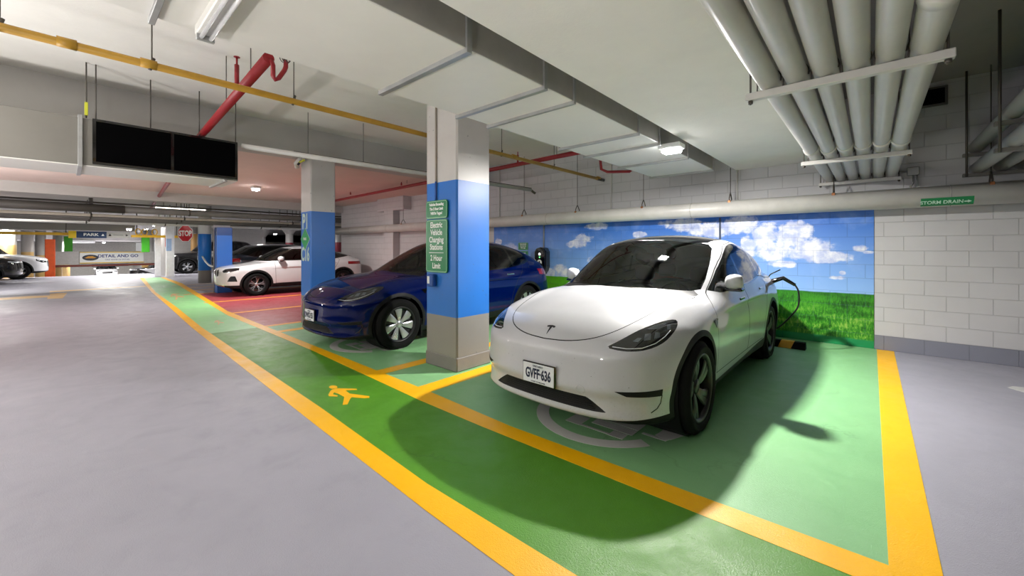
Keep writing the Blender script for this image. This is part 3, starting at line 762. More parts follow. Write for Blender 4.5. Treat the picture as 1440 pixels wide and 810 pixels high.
def make_car(name, label, org, rot, P_, wh, feats, mp, h, rim, extra=None, Rr=None, zoff=0.0, clad=None):
    S, f = build_shell(P_, h, feats, wh); hw = max(w for _, w in P_['width'])
    r = thing(name, label, 'car', (org[0], org[1], zoff), rot)
    shell_mesh('body', [S['body'], S['seam']], [mp, M_SEAM], r)
    shell_mesh('hood', [S['hood']], [mp], r)
    for side, sg in (('left', 1), ('right', -1)):
        for d in ('door_front', 'door_rear'):
            o = shell_mesh('door', [S[d]], [mp], r, side); q = S[d][0]; yc = q[:, 1].max()-.22; zc = P_['hood'][4][1]-.06; xx = surf_side(f, yc, zc)
            hb = MB(); hb.bbox(*sorted((sg*(xx-.01), sg*(xx+.02))), yc-.09, yc+.09, zc-.015, zc+.015, .008); hb.build('door_handle', mp, o)
        for k in ('glass_front', 'glass_rear'): shell_mesh('side_window', [S[k]], [M_GLASSS], r, side)
        shell_mesh('window_trim', [S['window_trim']], [M_GLOSSB], r, side)
        for k in ('arch0', 'arch1'): shell_mesh('wheel_arch_trim', [S[k]], [M_PLAST], r, side)
        for k, nm, mm in (('headlight', 'headlight', M_HL), ('tail_light', 'tail_light', M_TAIL), ('kidney', 'grille', M_GRILLE), ('fog', 'fog_lamp', M_GLOSSB)):
            if k in S:
                o = shell_mesh(nm, [S[k]], [mm], r, side)
                if k == 'headlight' and 'hl_strip' in S: shell_mesh('light_strip', [S['hl_strip']], [M_DRL], o, side, push=.002)
        mx = surf_side(f, P_['ymid']-.95, P_['hood'][4][1]+.06)
        mirror(r, sg, (mx-.02, P_['roof'][1][0]+.42, P_['hood'][4][1]+.02), mp, .17)
        for (yw, zw, _) in wh:
            ln = MB(); ln.lathe([(hw-.42, zw+.02), (hw-.06, zw+.02)], 'x', (0, yw, zw), 32); o = ln.build('wheel_well', M_PLAST, r)
            if sg < 0: o.scale = (-1, 1, 1)
            w = make_wheel(rim, zw, Rr or zw*.68, .235, r, (sg*(hw-.13), yw, zw), sg, M_RIMD, M_RUB, M_DISC, M_RIMS); w.rotation_euler = (.3+yw, 0, 0)
    for k, nm, mm in (('clad', 'lower_cladding', M_PLAST), ('windshield', 'windshield', M_GLASSW), ('rear_window', 'rear_window', M_GLASSS), ('grille', 'grille', M_GRILLE), ('skid', 'skid_plate', M_CHROME), ('roof_rail', 'roof_rail', M_GLOSSB)):
        if k in S: shell_mesh(nm, [S[k]], [mm], r)
    dm = MB(); y1 = P_['roof'][1][0]; dm.bbox(-.68, .68, y1+.25, y1+.6, .7, P_['hood'][4][1]-.02, .05); dm.bbox(-.7, .7, y1+.5, P_['L']-.5, .3, .42, .02); dm.build('dashboard', M_DASH, r)
    seats(r, [(.36, y1+1.15), (-.36, y1+1.15), (.36, y1+2.0), (-.36, y1+2.0)], .48)
    return r, f
# ---------------------------------------------------------------- room materials
def floor_mat(name, col, rough=.42, var=.05, crack=0.0, wear=0.0, wearcol='#8d8b92'):
    t = NT(name); o = t.pos(); c = lin(col)
    big = t.noise(.55, 5, .6, o); mid = t.noise(3.5, 6, .65, o, .4); fine = t.noise(160, 3, .6, o)
    b = t.mix(t.ramp(big, .3, .7), tuple(v*(1-var) for v in c[:3])+(1,), tuple(min(1, v*(1+var)) for v in c[:3])+(1,))
    b = t.mix(t.math('MULTIPLY', t.ramp(mid, .52, .75), .35), b, tuple(v*.86 for v in c[:3])+(1,))
    b = t.mix(t.math('MULTIPLY', t.ramp(fine, .62, .72), .25), b, tuple(v*.7 for v in c[:3])+(1,))
    if crack:   # fine branching wear lines
        vr = t.n('ShaderNodeTexVoronoi', feature='DISTANCE_TO_EDGE'); w = t.n('ShaderNodeVectorMath', operation='ADD')
        nv = t.noise(2.2, 4, .6, o, out=1); sc2 = t.n('ShaderNodeVectorMath', operation='SCALE'); t.set(sc2.inputs[0], nv); sc2.inputs['Scale'].default_value = .9
        t.set(w.inputs[0], o); t.set(w.inputs[1], sc2.outputs[0]); t.set(vr.inputs['Vector'], w.outputs[0]); vr.inputs['Scale'].default_value = 1.1
        k = t.math('MULTIPLY', t.ramp(vr.outputs[0], .02, .0), t.ramp(t.noise(.9, 3, .5, o), .5, .62))
        b = t.mix(t.math('MULTIPLY', k, crack), b, tuple(v*.45 for v in c[:3])+(1,))
    if wear: b = t.mix(t.math('MULTIPLY', t.ramp(t.noise(1.6, 7, .75, o, .8), .56, .70), wear), b, lin(wearcol))
    r = t.math('ADD', t.ramp(mid, .3, .75, rough-.10, rough+.10), t.math('MULTIPLY', t.ramp(big, .35, .65), .06))
    bp = t.bump(t.math('ADD', fine, t.math('MULTIPLY', t.noise(75, 4, .7, o), .9)), .5, .0035)
    return t.pbr(b, r, 0, bp)
def conc(name, col, rough=.85, var=.08, bump=.2, stain=.0):
    t = NT(name); o = t.pos(); c = lin(col)
    b = t.mix(t.ramp(t.noise(.9, 6, .65, o), .3, .7), tuple(v*(1-var) for v in c[:3])+(1,), tuple(min(1, v*(1+var*.6)) for v in c[:3])+(1,))
    if stain: b = t.mix(t.math('MULTIPLY', t.ramp(t.noise(2.5, 8, .75, t.vscale(o, 1, .35, 1)), .60, .72), stain), b, tuple(v*.5 for v in c[:3])+(1,))
    return t.pbr(b, rough, 0, t.bump(t.noise(30, 6, .7, o), bump, .006))
def block_bump(t, o, x_shift=-.341):
    xyz = t.xyz(o); v = t.comb(t.math('ADD', xyz[0], x_shift), xyz[2], 0.0)
    bk = t.n('ShaderNodeTexBrick'); bk.offset = .5; bk.squash = 1.0
    t.set(bk.inputs['Vector'], v); bk.inputs['Scale'].default_value = 1.0; bk.inputs['Mortar Size'].default_value = .0055
    bk.inputs['Mortar Smooth'].default_value = .3; bk.inputs['Brick Width'].default_value = .4064; bk.inputs['Row Height'].default_value = .2032; bk.inputs['Bias'].default_value = 0
    for i in (1, 2): bk.inputs[i].default_value = (1, 1, 1, 1)
    bk.inputs[3].default_value = (0, 0, 0, 1)
    return bk.outputs['Fac']
def block_mat(name, col, swap=False):
    t = NT(name); o = t.pos(); c = lin(col)
    if swap: q = t.xyz(o); o2 = t.comb(q[1], q[0], q[2])
    else: o2 = o
    mo = block_bump(t, o2)
    b = t.mix(t.ramp(t.noise(1.3, 5, .6, o), .3, .7), tuple(v*.93 for v in c[:3])+(1,), c)
    b = t.mix(t.math('MULTIPLY', mo, .35), b, tuple(v*.6 for v in c[:3])+(1,))
    h = t.math('ADD', t.math('MULTIPLY', mo, -1.0), t.math('MULTIPLY', t.noise(60, 5, .7, o), .12))
    return t.pbr(b, .6, 0, t.bump(h, .8, .006))
def mural_mat():
    t = NT('mural_paint'); o = t.pos(); q = t.xyz(o); X, Z = q[0], q[2]
    n1 = t.noise(2.6, 7, .62, t.comb(X, Z, 3.0), .3); n2 = t.noise(9, 5, .6, t.comb(X, Z, 1.0))
    sky = t.mix(t.ramp(Z, .75, 1.95, smooth=False), lin('#8fbaf2'), lin('#2a6fd0'))
    sky = t.mix(t.math('MULTIPLY', t.ramp(n1, .45, .7), .25), sky, lin('#a9c6f4'))
    Zw = 7.85
    def wp(px, py):
        r = (px-CX)/F_PX; zz = Zw/(SN*r+CS); return zz*(CS*r-SN), CAMH-(py-HY)/F_PX*zz, zz/F_PX, zz*abs(SN*r+CS)
    cl = [(1112, 335, 32, 16), (1135, 350, 36, 18), (1088, 352, 26, 16), (1165, 362, 32, 9), (1118, 322, 28, 12), (1075, 330, 24, 18), (1100, 372, 24, 6),
          (1210, 349, 12, 5), (1222, 355, 8, 3), (1178, 390, 15, 4), (1185, 384, 6, 4),
          (960, 316, 34, 10), (1000, 322, 34, 12), (1040, 318, 34, 14), (1050, 345, 14, 18),
          (812, 343, 18, 6), (824, 335, 12, 8), (840, 318, 20, 5), (720, 352, 14, 10), (701, 340, 5, 5), (800, 385, 20, 9), (790, 378, 12, 7), (842, 366, 16, 8), (862, 355, 14, 7), (770, 383, 14, 6), (900, 330, 12, 5)]
    acc = None
    for (cx, cy, rx, ry) in cl:
        x0, z0, s, dpt = wp(cx, cy); x1 = wp(cx+rx, cy)[0]; ax = abs(x1-x0); az = ry*s
        dx = t.math('MULTIPLY', t.math('SUBTRACT', X, x0), 1/ax); dz = t.math('MULTIPLY', t.math('SUBTRACT', Z, z0), 1/az)
        d = t.math('ADD', t.math('MULTIPLY', dx, dx), t.math('MULTIPLY', dz, dz)); e = t.math('SUBTRACT', 1.0, d)
        acc = e if acc is None else t.math('MAXIMUM', acc, e)
    acc = t.math('MAXIMUM', acc, -3.0)
    f = t.math('ADD', acc, t.math('MULTIPLY', t.math('SUBTRACT', n1, .5), 3.2)); f = t.math('ADD', f, t.math('MULTIPLY', t.math('SUBTRACT', n2, .5), 1.6))
    cloud = t.ramp(f, -.15, .55)
    shade = t.mix(t.ramp(t.noise(5, 6, .6, t.comb(X, Z, 8.0)), .35, .65), lin('#aebbe6'), lin('#f6f7fb'))
    col = t.mix(t.math('MULTIPLY', cloud, .93), sky, shade)
    # meadow
    gn = t.noise(1, 7, .75, t.comb(t.math('MULTIPLY', X, 38.0), t.math('MULTIPLY', Z, 11.0), 0.0), .8); g2 = t.noise(2.2, 4, .5, t.comb(X, t.math('MULTIPLY', Z, 4.0), 5.0))
    low = t.ramp(Z, .72, .2)
    k = t.math('ADD', gn, t.math('MULTIPLY', t.math('SUBTRACT', g2, .5), .6))
    g = t.mix(t.ramp(k, .30, .62), lin('#0d4a0c'), lin('#3f9a1e'))
    g = t.mix(t.math('MULTIPLY', low, t.ramp(k, .50, .75)), g, lin('#a9c95c'))
    g = t.mix(t.math('MULTIPLY', t.ramp(Z, .62, .80), .55), g, lin('#1f6a12'))
    g = t.mix(t.math('MULTIPLY', t.ramp(X, -3.6, -6.0), .6), g, lin('#6cc21f'))
    g = t.mix(t.ramp(Z, .125, .10, smooth=False), g, lin('#17884f'))
    edge = t.math('ADD', Z, t.math('MULTIPLY', t.math('SUBTRACT', n1, .5), .03))
    col = t.mix(t.ramp(edge, .79, .775, smooth=False), col, g)
    mo = block_bump(t, o); col = t.mix(t.math('MULTIPLY', mo, .22), col, (.02, .04, .12, 1))
    h = t.math('ADD', t.math('MULTIPLY', mo, -1.0), t.math('MULTIPLY', t.noise(60, 5, .7, o), .15))
    return t.pbr(col, .38, 0, t.bump(h, .45, .005))

M_FLOOR = floor_mat('painted_concrete_floor', '#9a99a4', .47)
M_LANE = floor_mat('lane_green_paint', '#4f8c1f', .44, .10, .3)
M_BAY = floor_mat('bay_green_paint', '#80b57e', .42, .06, .35)
M_MINT = floor_mat('walkway_mint_paint', '#8fce8c', .42, .10, .3, .35, '#b9d8b4')
M_RED = floor_mat('bay_red_paint', '#a03e47', .42, .06, .3)
M_YEL = floor_mat('yellow_line_paint', '#f6b800', .40, .06, .25)
M_YELF = floor_mat('faded_yellow_paint', '#d9b376', .45, .1, 0, .6)
M_WHP = floor_mat('floor_white_paint', '#c9c9c6', .45, .05)
M_CEIL = conc('ceiling_white', '#e8e6e0', .8, .06, .25, .10)
M_BEAM = conc('beam_paint', '#bbb9b5', .8, .07, .25, .15)
M_SLAB = conc('pale_slab', '#e9e7e1', .8, .05, .35)
M_WALL = block_mat('white_block_wall', '#c5c4c6')
M_WALLX = block_mat('far_block_wall', '#b9b7b3', True)
M_BASE = block_mat('grey_base_paint', '#80828f')
M_MURAL = mural_mat()
M_DUCT = mat('duct_panel_white', '#e4e2db', .45, var=.03, vscale=1.5)
M_DUCTB = mat('duct_panel_beige', '#7c7972', .5, var=.05, vscale=1.5)
M_GALV = mat('galvanised_steel', '#a9aaa9', .4, .5, var=.1)
M_PIPEW = mat('white_pipe_wrap', '#cfcdc8', .35, var=.07, vscale=3)
M_PIPEG = mat('dull_grey_pipe', '#74716c', .55, var=.12, vscale=2)
M_PIPEY = mat('yellow_gas_pipe', '#b98d2c', .45, var=.12, vscale=4)
M_PIPER = mat('red_sprinkler_pipe', '#8f1d24', .4, var=.1)
M_ROD = mat('hanger_rod', '#5b5650', .5, .5)
M_COPPER = mat('copper_clamp', '#a8714a', .4, .6)
M_SIGNG = mat('sign_green', '#0e7a45', .35, var=.02)
M_SIGNW = mat('sign_white', '#eef1ee', .4, var=.01)
M_SIGNB = mat('sign_navy', '#17355c', .4, var=.02)
M_REDS = mat('stop_red', '#c4202c', .35, var=.02)
M_TAN = mat('tan_paint', '#d6b26c', .6)
M_ORANGE = mat('orange_paint', '#e2560a', .5)
M_COLW = mat('column_white_paint', '#cfcdcc', .5, var=.04, bump=.15)
M_BLACKM = mat('black_mesh', '#020203', .9, spec=.05)
def column_mat(name, zb, zt, white='#cdc9c5', blue='#2472cb', grey='#8a8884'):
    t = NT(name); o = t.pos(); z = t.xyz(o)[2]; n = t.noise(2, 5, .6, o)
    zz = t.math('ADD', z, t.math('MULTIPLY', t.math('SUBTRACT', t.noise(14, 3, .5, o), .5), .004))
    c = t.mix(t.math('GREATER_THAN', zz, zb), lin(grey), lin(blue)); c = t.mix(t.math('GREATER_THAN', zz, zt), c, lin(white))
    c = t.mix(t.math('MULTIPLY', t.ramp(n, .3, .8), .10), c, (.1, .1, .1, 1))
    c = t.mix(t.math('MULTIPLY', t.ramp(t.noise(22, 3, .5, o), .70, .74), .5), c, (.08, .09, .12, 1))
    return t.pbr(c, .38, 0, t.bump(t.noise(35, 4, .7, o), .15, .004))

def struct(o, name=None):
    o['kind'] = 'structure'; return o
def sbox(name, m, *a):
    return struct(MB().box(*a).build(name, m))

# ---------------------------------------------------------------- shell
XR = 6.0; YW = 7.85; YB = -9.0; XCR = -29.5
mb = MB(); mb.add([(XR, YB, 0), (XR, YW, 0), (-16.7, YW, 0), (-16.7, 26, 0), (-62, 26, 0), (-62, 7, 0), (-37, 7, 0), (-37, 3.45, 0), (XCR, 3.45, 0), (XCR, YB, 0)], [tuple(range(10))])
mb.build('floor', M_FLOOR, kind='structure')
mb = MB(); xs = [XCR, -32, -36, -43, -56, -82]; zs = [0, -.06, -.38, -1.0, -1.75, -2.6]
xs = [XCR, -32, -37, -43, -56, -82]; zs = [0, -.06, -.45, -1.0, -1.75, -2.6]
for i in range(5): ye = 3.45 if i < 2 else 7.0; mb.add([(xs[i], YB, zs[i]), (xs[i], ye, zs[i]), (xs[i+1], ye, zs[i+1]), (xs[i+1], YB, zs[i+1])], [(0, 1, 2, 3)])
mb.build('floor', M_FLOOR, kind='structure')
sbox('ceiling', M_CEIL, -7.9, -1.74, YB, YW, 3.70, 3.85)
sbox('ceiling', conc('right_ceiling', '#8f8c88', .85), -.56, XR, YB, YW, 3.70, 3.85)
sbox('ceiling', M_SLAB, -1.76, -.56, YB, YW, 2.82, 3.70)          # the dropped pale slab
sbox('ceiling', conc('bay_ceiling_red_bounce', '#dcc6bd', .8, .05), -16.6, -7.9, YB, 26, 3.20, 3.85)  # pink bounce from the red floor is put into this ceiling colour
sbox('ceiling', M_BEAM, -62, -16.9, YB, 26, 3.20, 3.85)
sbox('ceiling', M_BEAM, -84, -62, YB, 26, 2.2, 3.85)
sbox('trim_1', M_BEAM, -8.30, -7.88, YB, YW, 3.17, 3.72)           # beam over the column row
sbox('trim_2', M_BEAM, -16.95, -16.55, YB, 26, 2.92, 3.25)
sbox('wall_back', M_WALL, -16.7, XR, YW, YW+.25, 0, 3.72)
sbox('wall_side', M_WALLX, -16.7, -16.5, YW+.25, 9.3, 0, 3.2)
sbox('wall_left', M_WALLX, -33.3, -33.05, 4.6, 9.7, 0, 3.25)
sbox('wall_far', M_WALLX, -62.3, -62, 7.3, 26, 0, 3.25)
sbox('wall_end', M_WALLX, -62, -16.5, 26, 26.3, 0, 3.25)
sbox('wall_ramp', mat('bright_wall', '#efece6', .6), -82.3, -82, YB, 7.3, -3, 2.4)
sbox('wall_ramp_side', mat('bright_wall'), -82, -37, 7.0, 7.25, -3, -.001)
sbox('wall_front', mat('dark_wall', '#4b4a48', .8), -84, XR, YB-.25, YB, -3, 3.72)
sbox('wall_right', mat('dark_wall'), XR, XR+.25, YB, YW, 0, 3.72)
sbox('baseboard_back', M_BASE, .035, XR, YW-.012, YW+.01, 0, .203)
for (x0, x1) in ((-12.9, -12.3),): sbox('trim_3', M_WALL, x0, x1, YW-.25, YW+.02, 0, 3.2); sbox('trim_4', M_WALL, -13.3, -11.6, YW-.28, YW+.02, 2.75, 3.22)
mural = tag(MB().box(-7.67, .03, YW-.010, YW-.0005, 0.0, 2.12).build('mural', M_MURAL), 'painted mural of blue sky, white clouds and green meadow on the block wall', 'mural')

# ---------------------------------------------------------------- floor paint
def patch(name, m, pts, z, label, cat='floor marking', group=None, th=.0015):
    o = MB().prism(pts, 0.0004, z).build(name, m); tag(o, label, cat, group); return o
def ribbon(left, right): return left+right[::-1]
xl = 3.5
laneL = [(xl, 1.35)]+[G(*q) for q in ((724, 810), (600, 719), (434, 590), (268.9, 460), (237, 431), (213.3, 411), (203, 399), (196.7, 391))]
laneLr = [(xl, 1.525)]+[G(*q) for q in ((811.5, 810), (600, 680), (452, 574), (283, 460), (247, 431), (219, 411), (209, 399), (202.5, 391))]
laneR = [(.06, 2.31)]+[G(*q) for q in ((1198, 810), (677.8, 600), (589.9, 562.9), (440, 493.4), (320, 443.5), (250, 400.5), (225.5, 390))]
laneRr = [(.24, 2.485)]+[G(*q) for q in ((1246.6, 794.5), (719, 600), (600, 549), (440, 485.5), (320, 437.5), (256, 398.5), (231, 390))]
def lane_cut(pl, xc):
    xs_ = [q[0] for q in pl][::-1]; ys_ = [q[1] for q in pl][::-1]; return (xc, float(np.interp(xc, xs_, ys_)))
la, ra = lane_cut(laneLr, -8.4), lane_cut(laneR, -8.4)
patch('walkway_paint', M_LANE, [q for q in laneLr if q[0] > -8.4]+[la, ra]+[q for q in laneR if q[0] > -8.4][::-1]+[(xl, 2.3)], .0012, 'deep green near stretch of the painted walkway between the long yellow lines', 'painted walkway')
patch('walkway_paint', M_MINT, [la]+[q for q in laneLr if q[0] < -8.4]+[q for q in laneR if q[0] < -8.4][::-1]+[ra], .0012, 'pale mint far stretch of the painted walkway beside the red bays', 'painted walkway')
patch('bay_paint', M_BAY, [(.06, 2.40), (.06, YW-.01), (-8.4, YW-.01), (-8.4, 2.45)], .0008, 'pale green painted charging bays in front of the sky mural', 'painted parking bay')
patch('bay_paint', M_RED, [(-8.4, 2.45), (-8.4, YW-.01), (-16.0, YW-.01), (-16.0, 2.62)], .0008, 'red painted parking bays under the white crossover', 'painted parking bay')
patch('yellow_line', M_YEL, ribbon(laneL, laneLr), .0024, 'long yellow line between the grey driveway and the green walkway', 'painted line')
patch('yellow_line', M_YEL, ribbon(laneR, laneRr), .0026, 'long yellow line between the green walkway and the parking bays', 'painted line')
patch('yellow_line', M_YEL, [(.06, 2.4), (.24, 2.4), (.24, YW-.02), (.06, YW-.02)], .0022, 'yellow line at the right side of the white car bay, running to the mural corner', 'painted line')
patch('yellow_line', M_YEL, [(-3.56, 2.40), (-3.34, 2.40), (-3.34, YW-.02), (-3.56, YW-.02)], .0022, 'short yellow bay line right of the near square column', 'painted line')
patch('yellow_line', M_YEL, [(-4.40, 2.43), (-4.22, 2.43), (-4.22, YW-.02), (-4.40, YW-.02)], .0022, 'short yellow bay line left of the near square column, beside the blue car', 'painted line')
patch('yellow_line', M_YEL, [(-7.80, 2.46), (-7.62, 2.46), (-7.62, YW-.02), (-7.80, YW-.02)], .0022, 'yellow bay line on green paint beneath the blue car nose', 'painted line')
for x, lb in ((-8.48, 'orange-yellow line where the red bays meet the green bays'), (-10.72, 'orange-yellow line across the red paint nearest the second square column'), (-13.25, 'orange-yellow line on the red paint beside the white crossover'), (-16.0, 'orange-yellow line at the far edge of the red paint')):
    patch('yellow_line', mat('orange_line', '#efa32e', .5), [(x, 2.50), (x+.14, 2.50), (x+.14, YW-.02), (x, YW-.02)], .0022, lb, 'painted line')
for i, (x, lb) in enumerate(((-17.3, 'pale yellow hatch line just beyond the red bays'), (-18.5, 'second pale yellow hatch line beyond the red bays'), (-20.0, 'pale yellow hatch line at the foot of the round blue column'))):
    patch('hatch_line', M_YELF if i else M_YEL, [(x, 2.8), (x+.14, 2.8), (x-.35, 5.6), (x-.49, 5.6)], .0022, lb, 'painted line')
patch('hatch_line', M_YEL, [(-16.6, 3.9), (-16.45, 3.9), (-20, 4.35), (-20.1, 4.2)], .0024, 'yellow line joining the hatching between the blue cabinet and round column', 'painted line')
ped = [(443.4+30, 546.4), (474.5, 546.3), (501, 547), (502.3, 548.4), (488.7, 549), (486, 549.6), (492, 553.8), (519.4, 557.4), (519.4, 559.8), (512, 560.3), (494.5, 559), (492.4, 561), (488.7, 568.8), (481.8, 569.7), (483.4, 562), (484, 558.4), (476, 554), (469.8, 552), (468, 554.8), (475, 556.5), (474.3, 558), (462.6, 557.4), (461.7, 555.3), (464.5, 550.3), (467, 548)]
patch('walking_figure', M_YEL, [G(*q) for q in ped], .0030, 'yellow walking-person symbol stencilled on the green walkway', 'floor symbol')
hd = [G(468.5+6*math.cos(a), 544.6+2.3*math.sin(a)) for a in np.linspace(0, 2*PI, 15)[:-1]]
o = MB().prism(hd, .0004, .0030).build('figure_head', M_YEL, bpy.data.objects['walking_figure'])
for i, (px, py, lb) in enumerate(((308, 453.5, 'worn yellow walking-person symbol on the walkway beside the red bays'), (249, 417, 'small worn yellow symbol on the far stretch of the walkway'))):
    s_ = .42+.18*i
    patch('walking_figure', M_YELF, [G(px+(a-490)*s_*.55, py+(b-557)*s_*.62) for a, b in ped], .0030, lb, 'floor symbol')
patch('floor_arrow', M_YELF, [G(*q) for q in ((0, 419), (38, 416.5), (70, 415.5), (70, 413), (95, 411.5), (88, 419.5), (66, 420.3), (67, 418), (38, 420), (0, 422))], .002, 'faded yellow arrow on the far left of the driveway', 'floor marking')
patch('floor_line', M_YELF, [G(*q) for q in ((70, 409.5), (205, 402), (206, 403), (70, 411))], .002, 'faint yellow line crossing the driveway to the walkway', 'painted line')
patch('floor_arrow', M_WHP, [G(*q) for q in ((1417, 545), (1424, 543.2), (1452, 546), (1490, 566), (1440, 552))], .002, 'white arrow tip on the grey floor at the right', 'floor marking')
def ring(cx, cy, r0, r1, a0, a1, n=60):
    a = np.linspace(a0, a1, n); return [(cx+r1*math.cos(t), cy+r1*math.sin(t)) for t in a]+[(cx+r0*math.cos(t), cy+r0*math.sin(t)) for t in a[::-1]]
def ev_symbol(cx, cy, lab):
    r = patch('charging_symbol', M_WHP, ring(cx, cy, .50, .61, -.22, 2*PI-.52), .0026, lab, 'floor symbol')
    R = lambda a, b, c, d: [(a, b), (c, b), (c, d), (a, d)]
    for nm, pts in (('plug_body', R(-.19, -.35, -.05, -.18)), ('plug_bar', R(-.052, -.345, .212, -.32)), ('socket_body', R(.21, -.35, .33, -.25)), ('plug_shell', R(.0, -.24, .36, -.14)), ('plug_shell', R(-.19, -.13, .36, .10)),
                    ('cable_mark', R(.40, -.155, .59, -.125)), ('cable_mark', [(.50, -.11), (.61, -.11), (.68, .08), (.56, .20)])):
        MB().prism([(cx+a, cy+b) for a, b in pts], .0004, .0028).build(nm, M_WHP, r)
ev_symbol(-1.75, 3.20, 'white ring and plug symbol on green paint under the white car nose')
ev_symbol(-5.75, 3.20, 'white ring and plug symbol on green paint under the blue car nose')
# ---------------------------------------------------------------- columns
def sq_column(x0, x1, y0, y1, zt, m, label, b=.02):
    return tag(MB().bbox(x0, x1, y0, y1, 0, zt, b).build('concrete_column', m), label, 'column')
c1 = sq_column(-4.22, -3.62, 3.08, 3.63, 3.70, column_mat('near_column_paint', .64, 2.27), 'nearest square column, white over blue over grey, with green signs')
pl = MB(); pl.bbox(-4.225, -3.612, 3.073, 3.638, 0, .17, .012); pl.build('plinth', mat('plinth_grey', '#7b7874', .75, bump=.4), c1)
cd = MB(); cd.tube([(-4.0, 3.068, 3.6), (-4.0, 3.068, 2.06)], .013, 10); cd.build('conduit', mat('conduit_paint', '#9b9186', .5), c1)
cd = MB(); cd.tube([(-4.0, 3.066, 2.28), (-4.0, 3.066, 2.05)], .0135, 10); cd.build('conduit', mat('conduit_blue', '#23529f', .45), c1)
c2 = sq_column(-8.25, -7.79, 3.08, 3.55, 3.20, column_mat('second_column_paint', .55, 2.15), 'second square blue column lettered P1 and C16')
M_LET = mat('pale_lettering', '#c6dcd0', .5)
text('level_number', 'P1', .40, M_LET, c2, (-8.03, 3.077, 1.95), (PI/2, 0, 0), sx=.70, bold=.012)
text('bay_number', 'C16', .36, M_LET, c2, (-8.03, 3.077, 1.33), (PI/2, 0, 0), sx=.62, bold=.010)
dm = MB(); dm.prism([(-.2, 0), (0, .20), (.2, 0), (0, -.20)], 0, .004, lambda u, v, h: (-8.03+u, 3.076-h, 1.63+v)); dmo = dm.build('diamond_badge', mat('diamond_green', '#1f9a55', .4), c2)
dm = MB(); dm.prism([(-.215, 0), (0, .215), (.215, 0), (0, -.215)], 0, .002, lambda u, v, h: (-8.03+u, 3.078-h, 1.63+v)); dm.build('diamond_edge', M_LET, dmo)
text('diamond_word', 'PARK', .075, M_SIGNW, dmo, (-8.03, 3.071, 1.63), (PI/2, 0, 0), sx=.8)
c3 = tag(MB().bbox(-15.94, -15.66, 3.30, 3.72, 0, 2.12, .01).build('charging_cabinet', column_mat('cabinet_paint_top_shade', .0, 1.86, '#1c3d78', '#2a62b4')), 'tall freestanding flat blue cabinet in front of the white crossover nose', 'cabinet')  # the darker blue top band is shade put into the colour
e3 = MB(); e3.bbox(-16.0, -15.93, 3.27, 3.735, 0, 2.2, .008); e3.build('steel_edge', mat('column_edge_grey', '#77757a', .5), c3)
def round_col(x, y, r, z0, z1, m, label, name='round_column'):
    mb = MB(); mb.tube([(0, 0, 0), (0, 0, z1-z0)], r, 36); o = mb.build(name, m); o.location = (x, y, z0); return tag(o, label, 'column')
rc = round_col(-20.7, 3.95, .225, 0, 3.2, column_mat('round_column_paint', .52, 2.03, '#e6e6e8', '#1f78d6', '#8f8b86'), 'round blue and white column right of the stop sign')
def on_round(txt, size, z, ang, name, parent, R=.225):
    text(name, txt, size, M_SIGNW, parent, (math.cos(ang)*R*1.06, math.sin(ang)*R*1.06, z), (PI/2, 0, ang+PI/2), sx=.7, bold=.01)
on_round('1', .42, 1.75, -PI/2-.10, 'level_number', rc); on_round('6', .40, 1.08, -PI/2-.10, 'bay_number', rc)
vb = MB(); vb.tube([(-8.05, 3.02, 3.10), (-7.98, 2.98, 3.14), (-7.9, 2.96, 3.15)], .02, 8); vb.tube([(-7.96, 3.0, 3.13), (-7.9, 2.9, 3.0)], .02, 8); vb.build('valve', M_GLOSSB, c2)
vb = MB(); vb.tube([(-7.9, 2.93, 3.05), (-7.7, 2.93, 3.06)], .018, 8); vb.build('yellow_lever', mat('tag_yellow', '#cfd13a', .5), c2)
vb = MB(); vb.tube([(-8.26, 3.02, 3.02), (-8.2, 2.98, 3.08), (-8.05, 2.98, 3.12), (-7.9, 2.98, 3.13)], .045, 12); vb.build('white_elbow', M_PIPEW, c2)
# hose looped from the round column
hs = MB(); hs.tube([P(285, 361, 16.4), P(289, 368, 16), P(294, 373, 15.5), P(299, 375, 15), P(303, 374.5, 14.6)], .035, 10)
tag(hs.build('white_hose', M_SIGNW), 'white hose sagging between the round blue column and the flat blue column', 'hose')
# stop sign
sx, sy, sz = P(261, 328.3, 16.3)
st = thing('stop_sign', 'red octagonal stop sign beside the round blue column', 'sign', (sx, sy, sz), math.radians(35))
def octo(r): return [(r*math.cos(PI/8+i*PI/4), r*math.sin(PI/8+i*PI/4)) for i in range(8)]
fy = lambda u, v, h: (u, -h, v)
MB().prism(octo(.36), 0, .01, fy).build('border', M_SIGNW, st); MB().prism(octo(.335), .01, .014, fy).build('red_panel', M_REDS, st)
text('lettering', 'STOP', .30, M_SIGNW, st, (0, -.016, -.005), (PI/2, 0, 0), sx=.80, bold=.012)
br = MB(); br.tube([(-.0, .03, 0), (.45, .03, 0)], .02, 8); br.build('bracket', M_GALV, st)

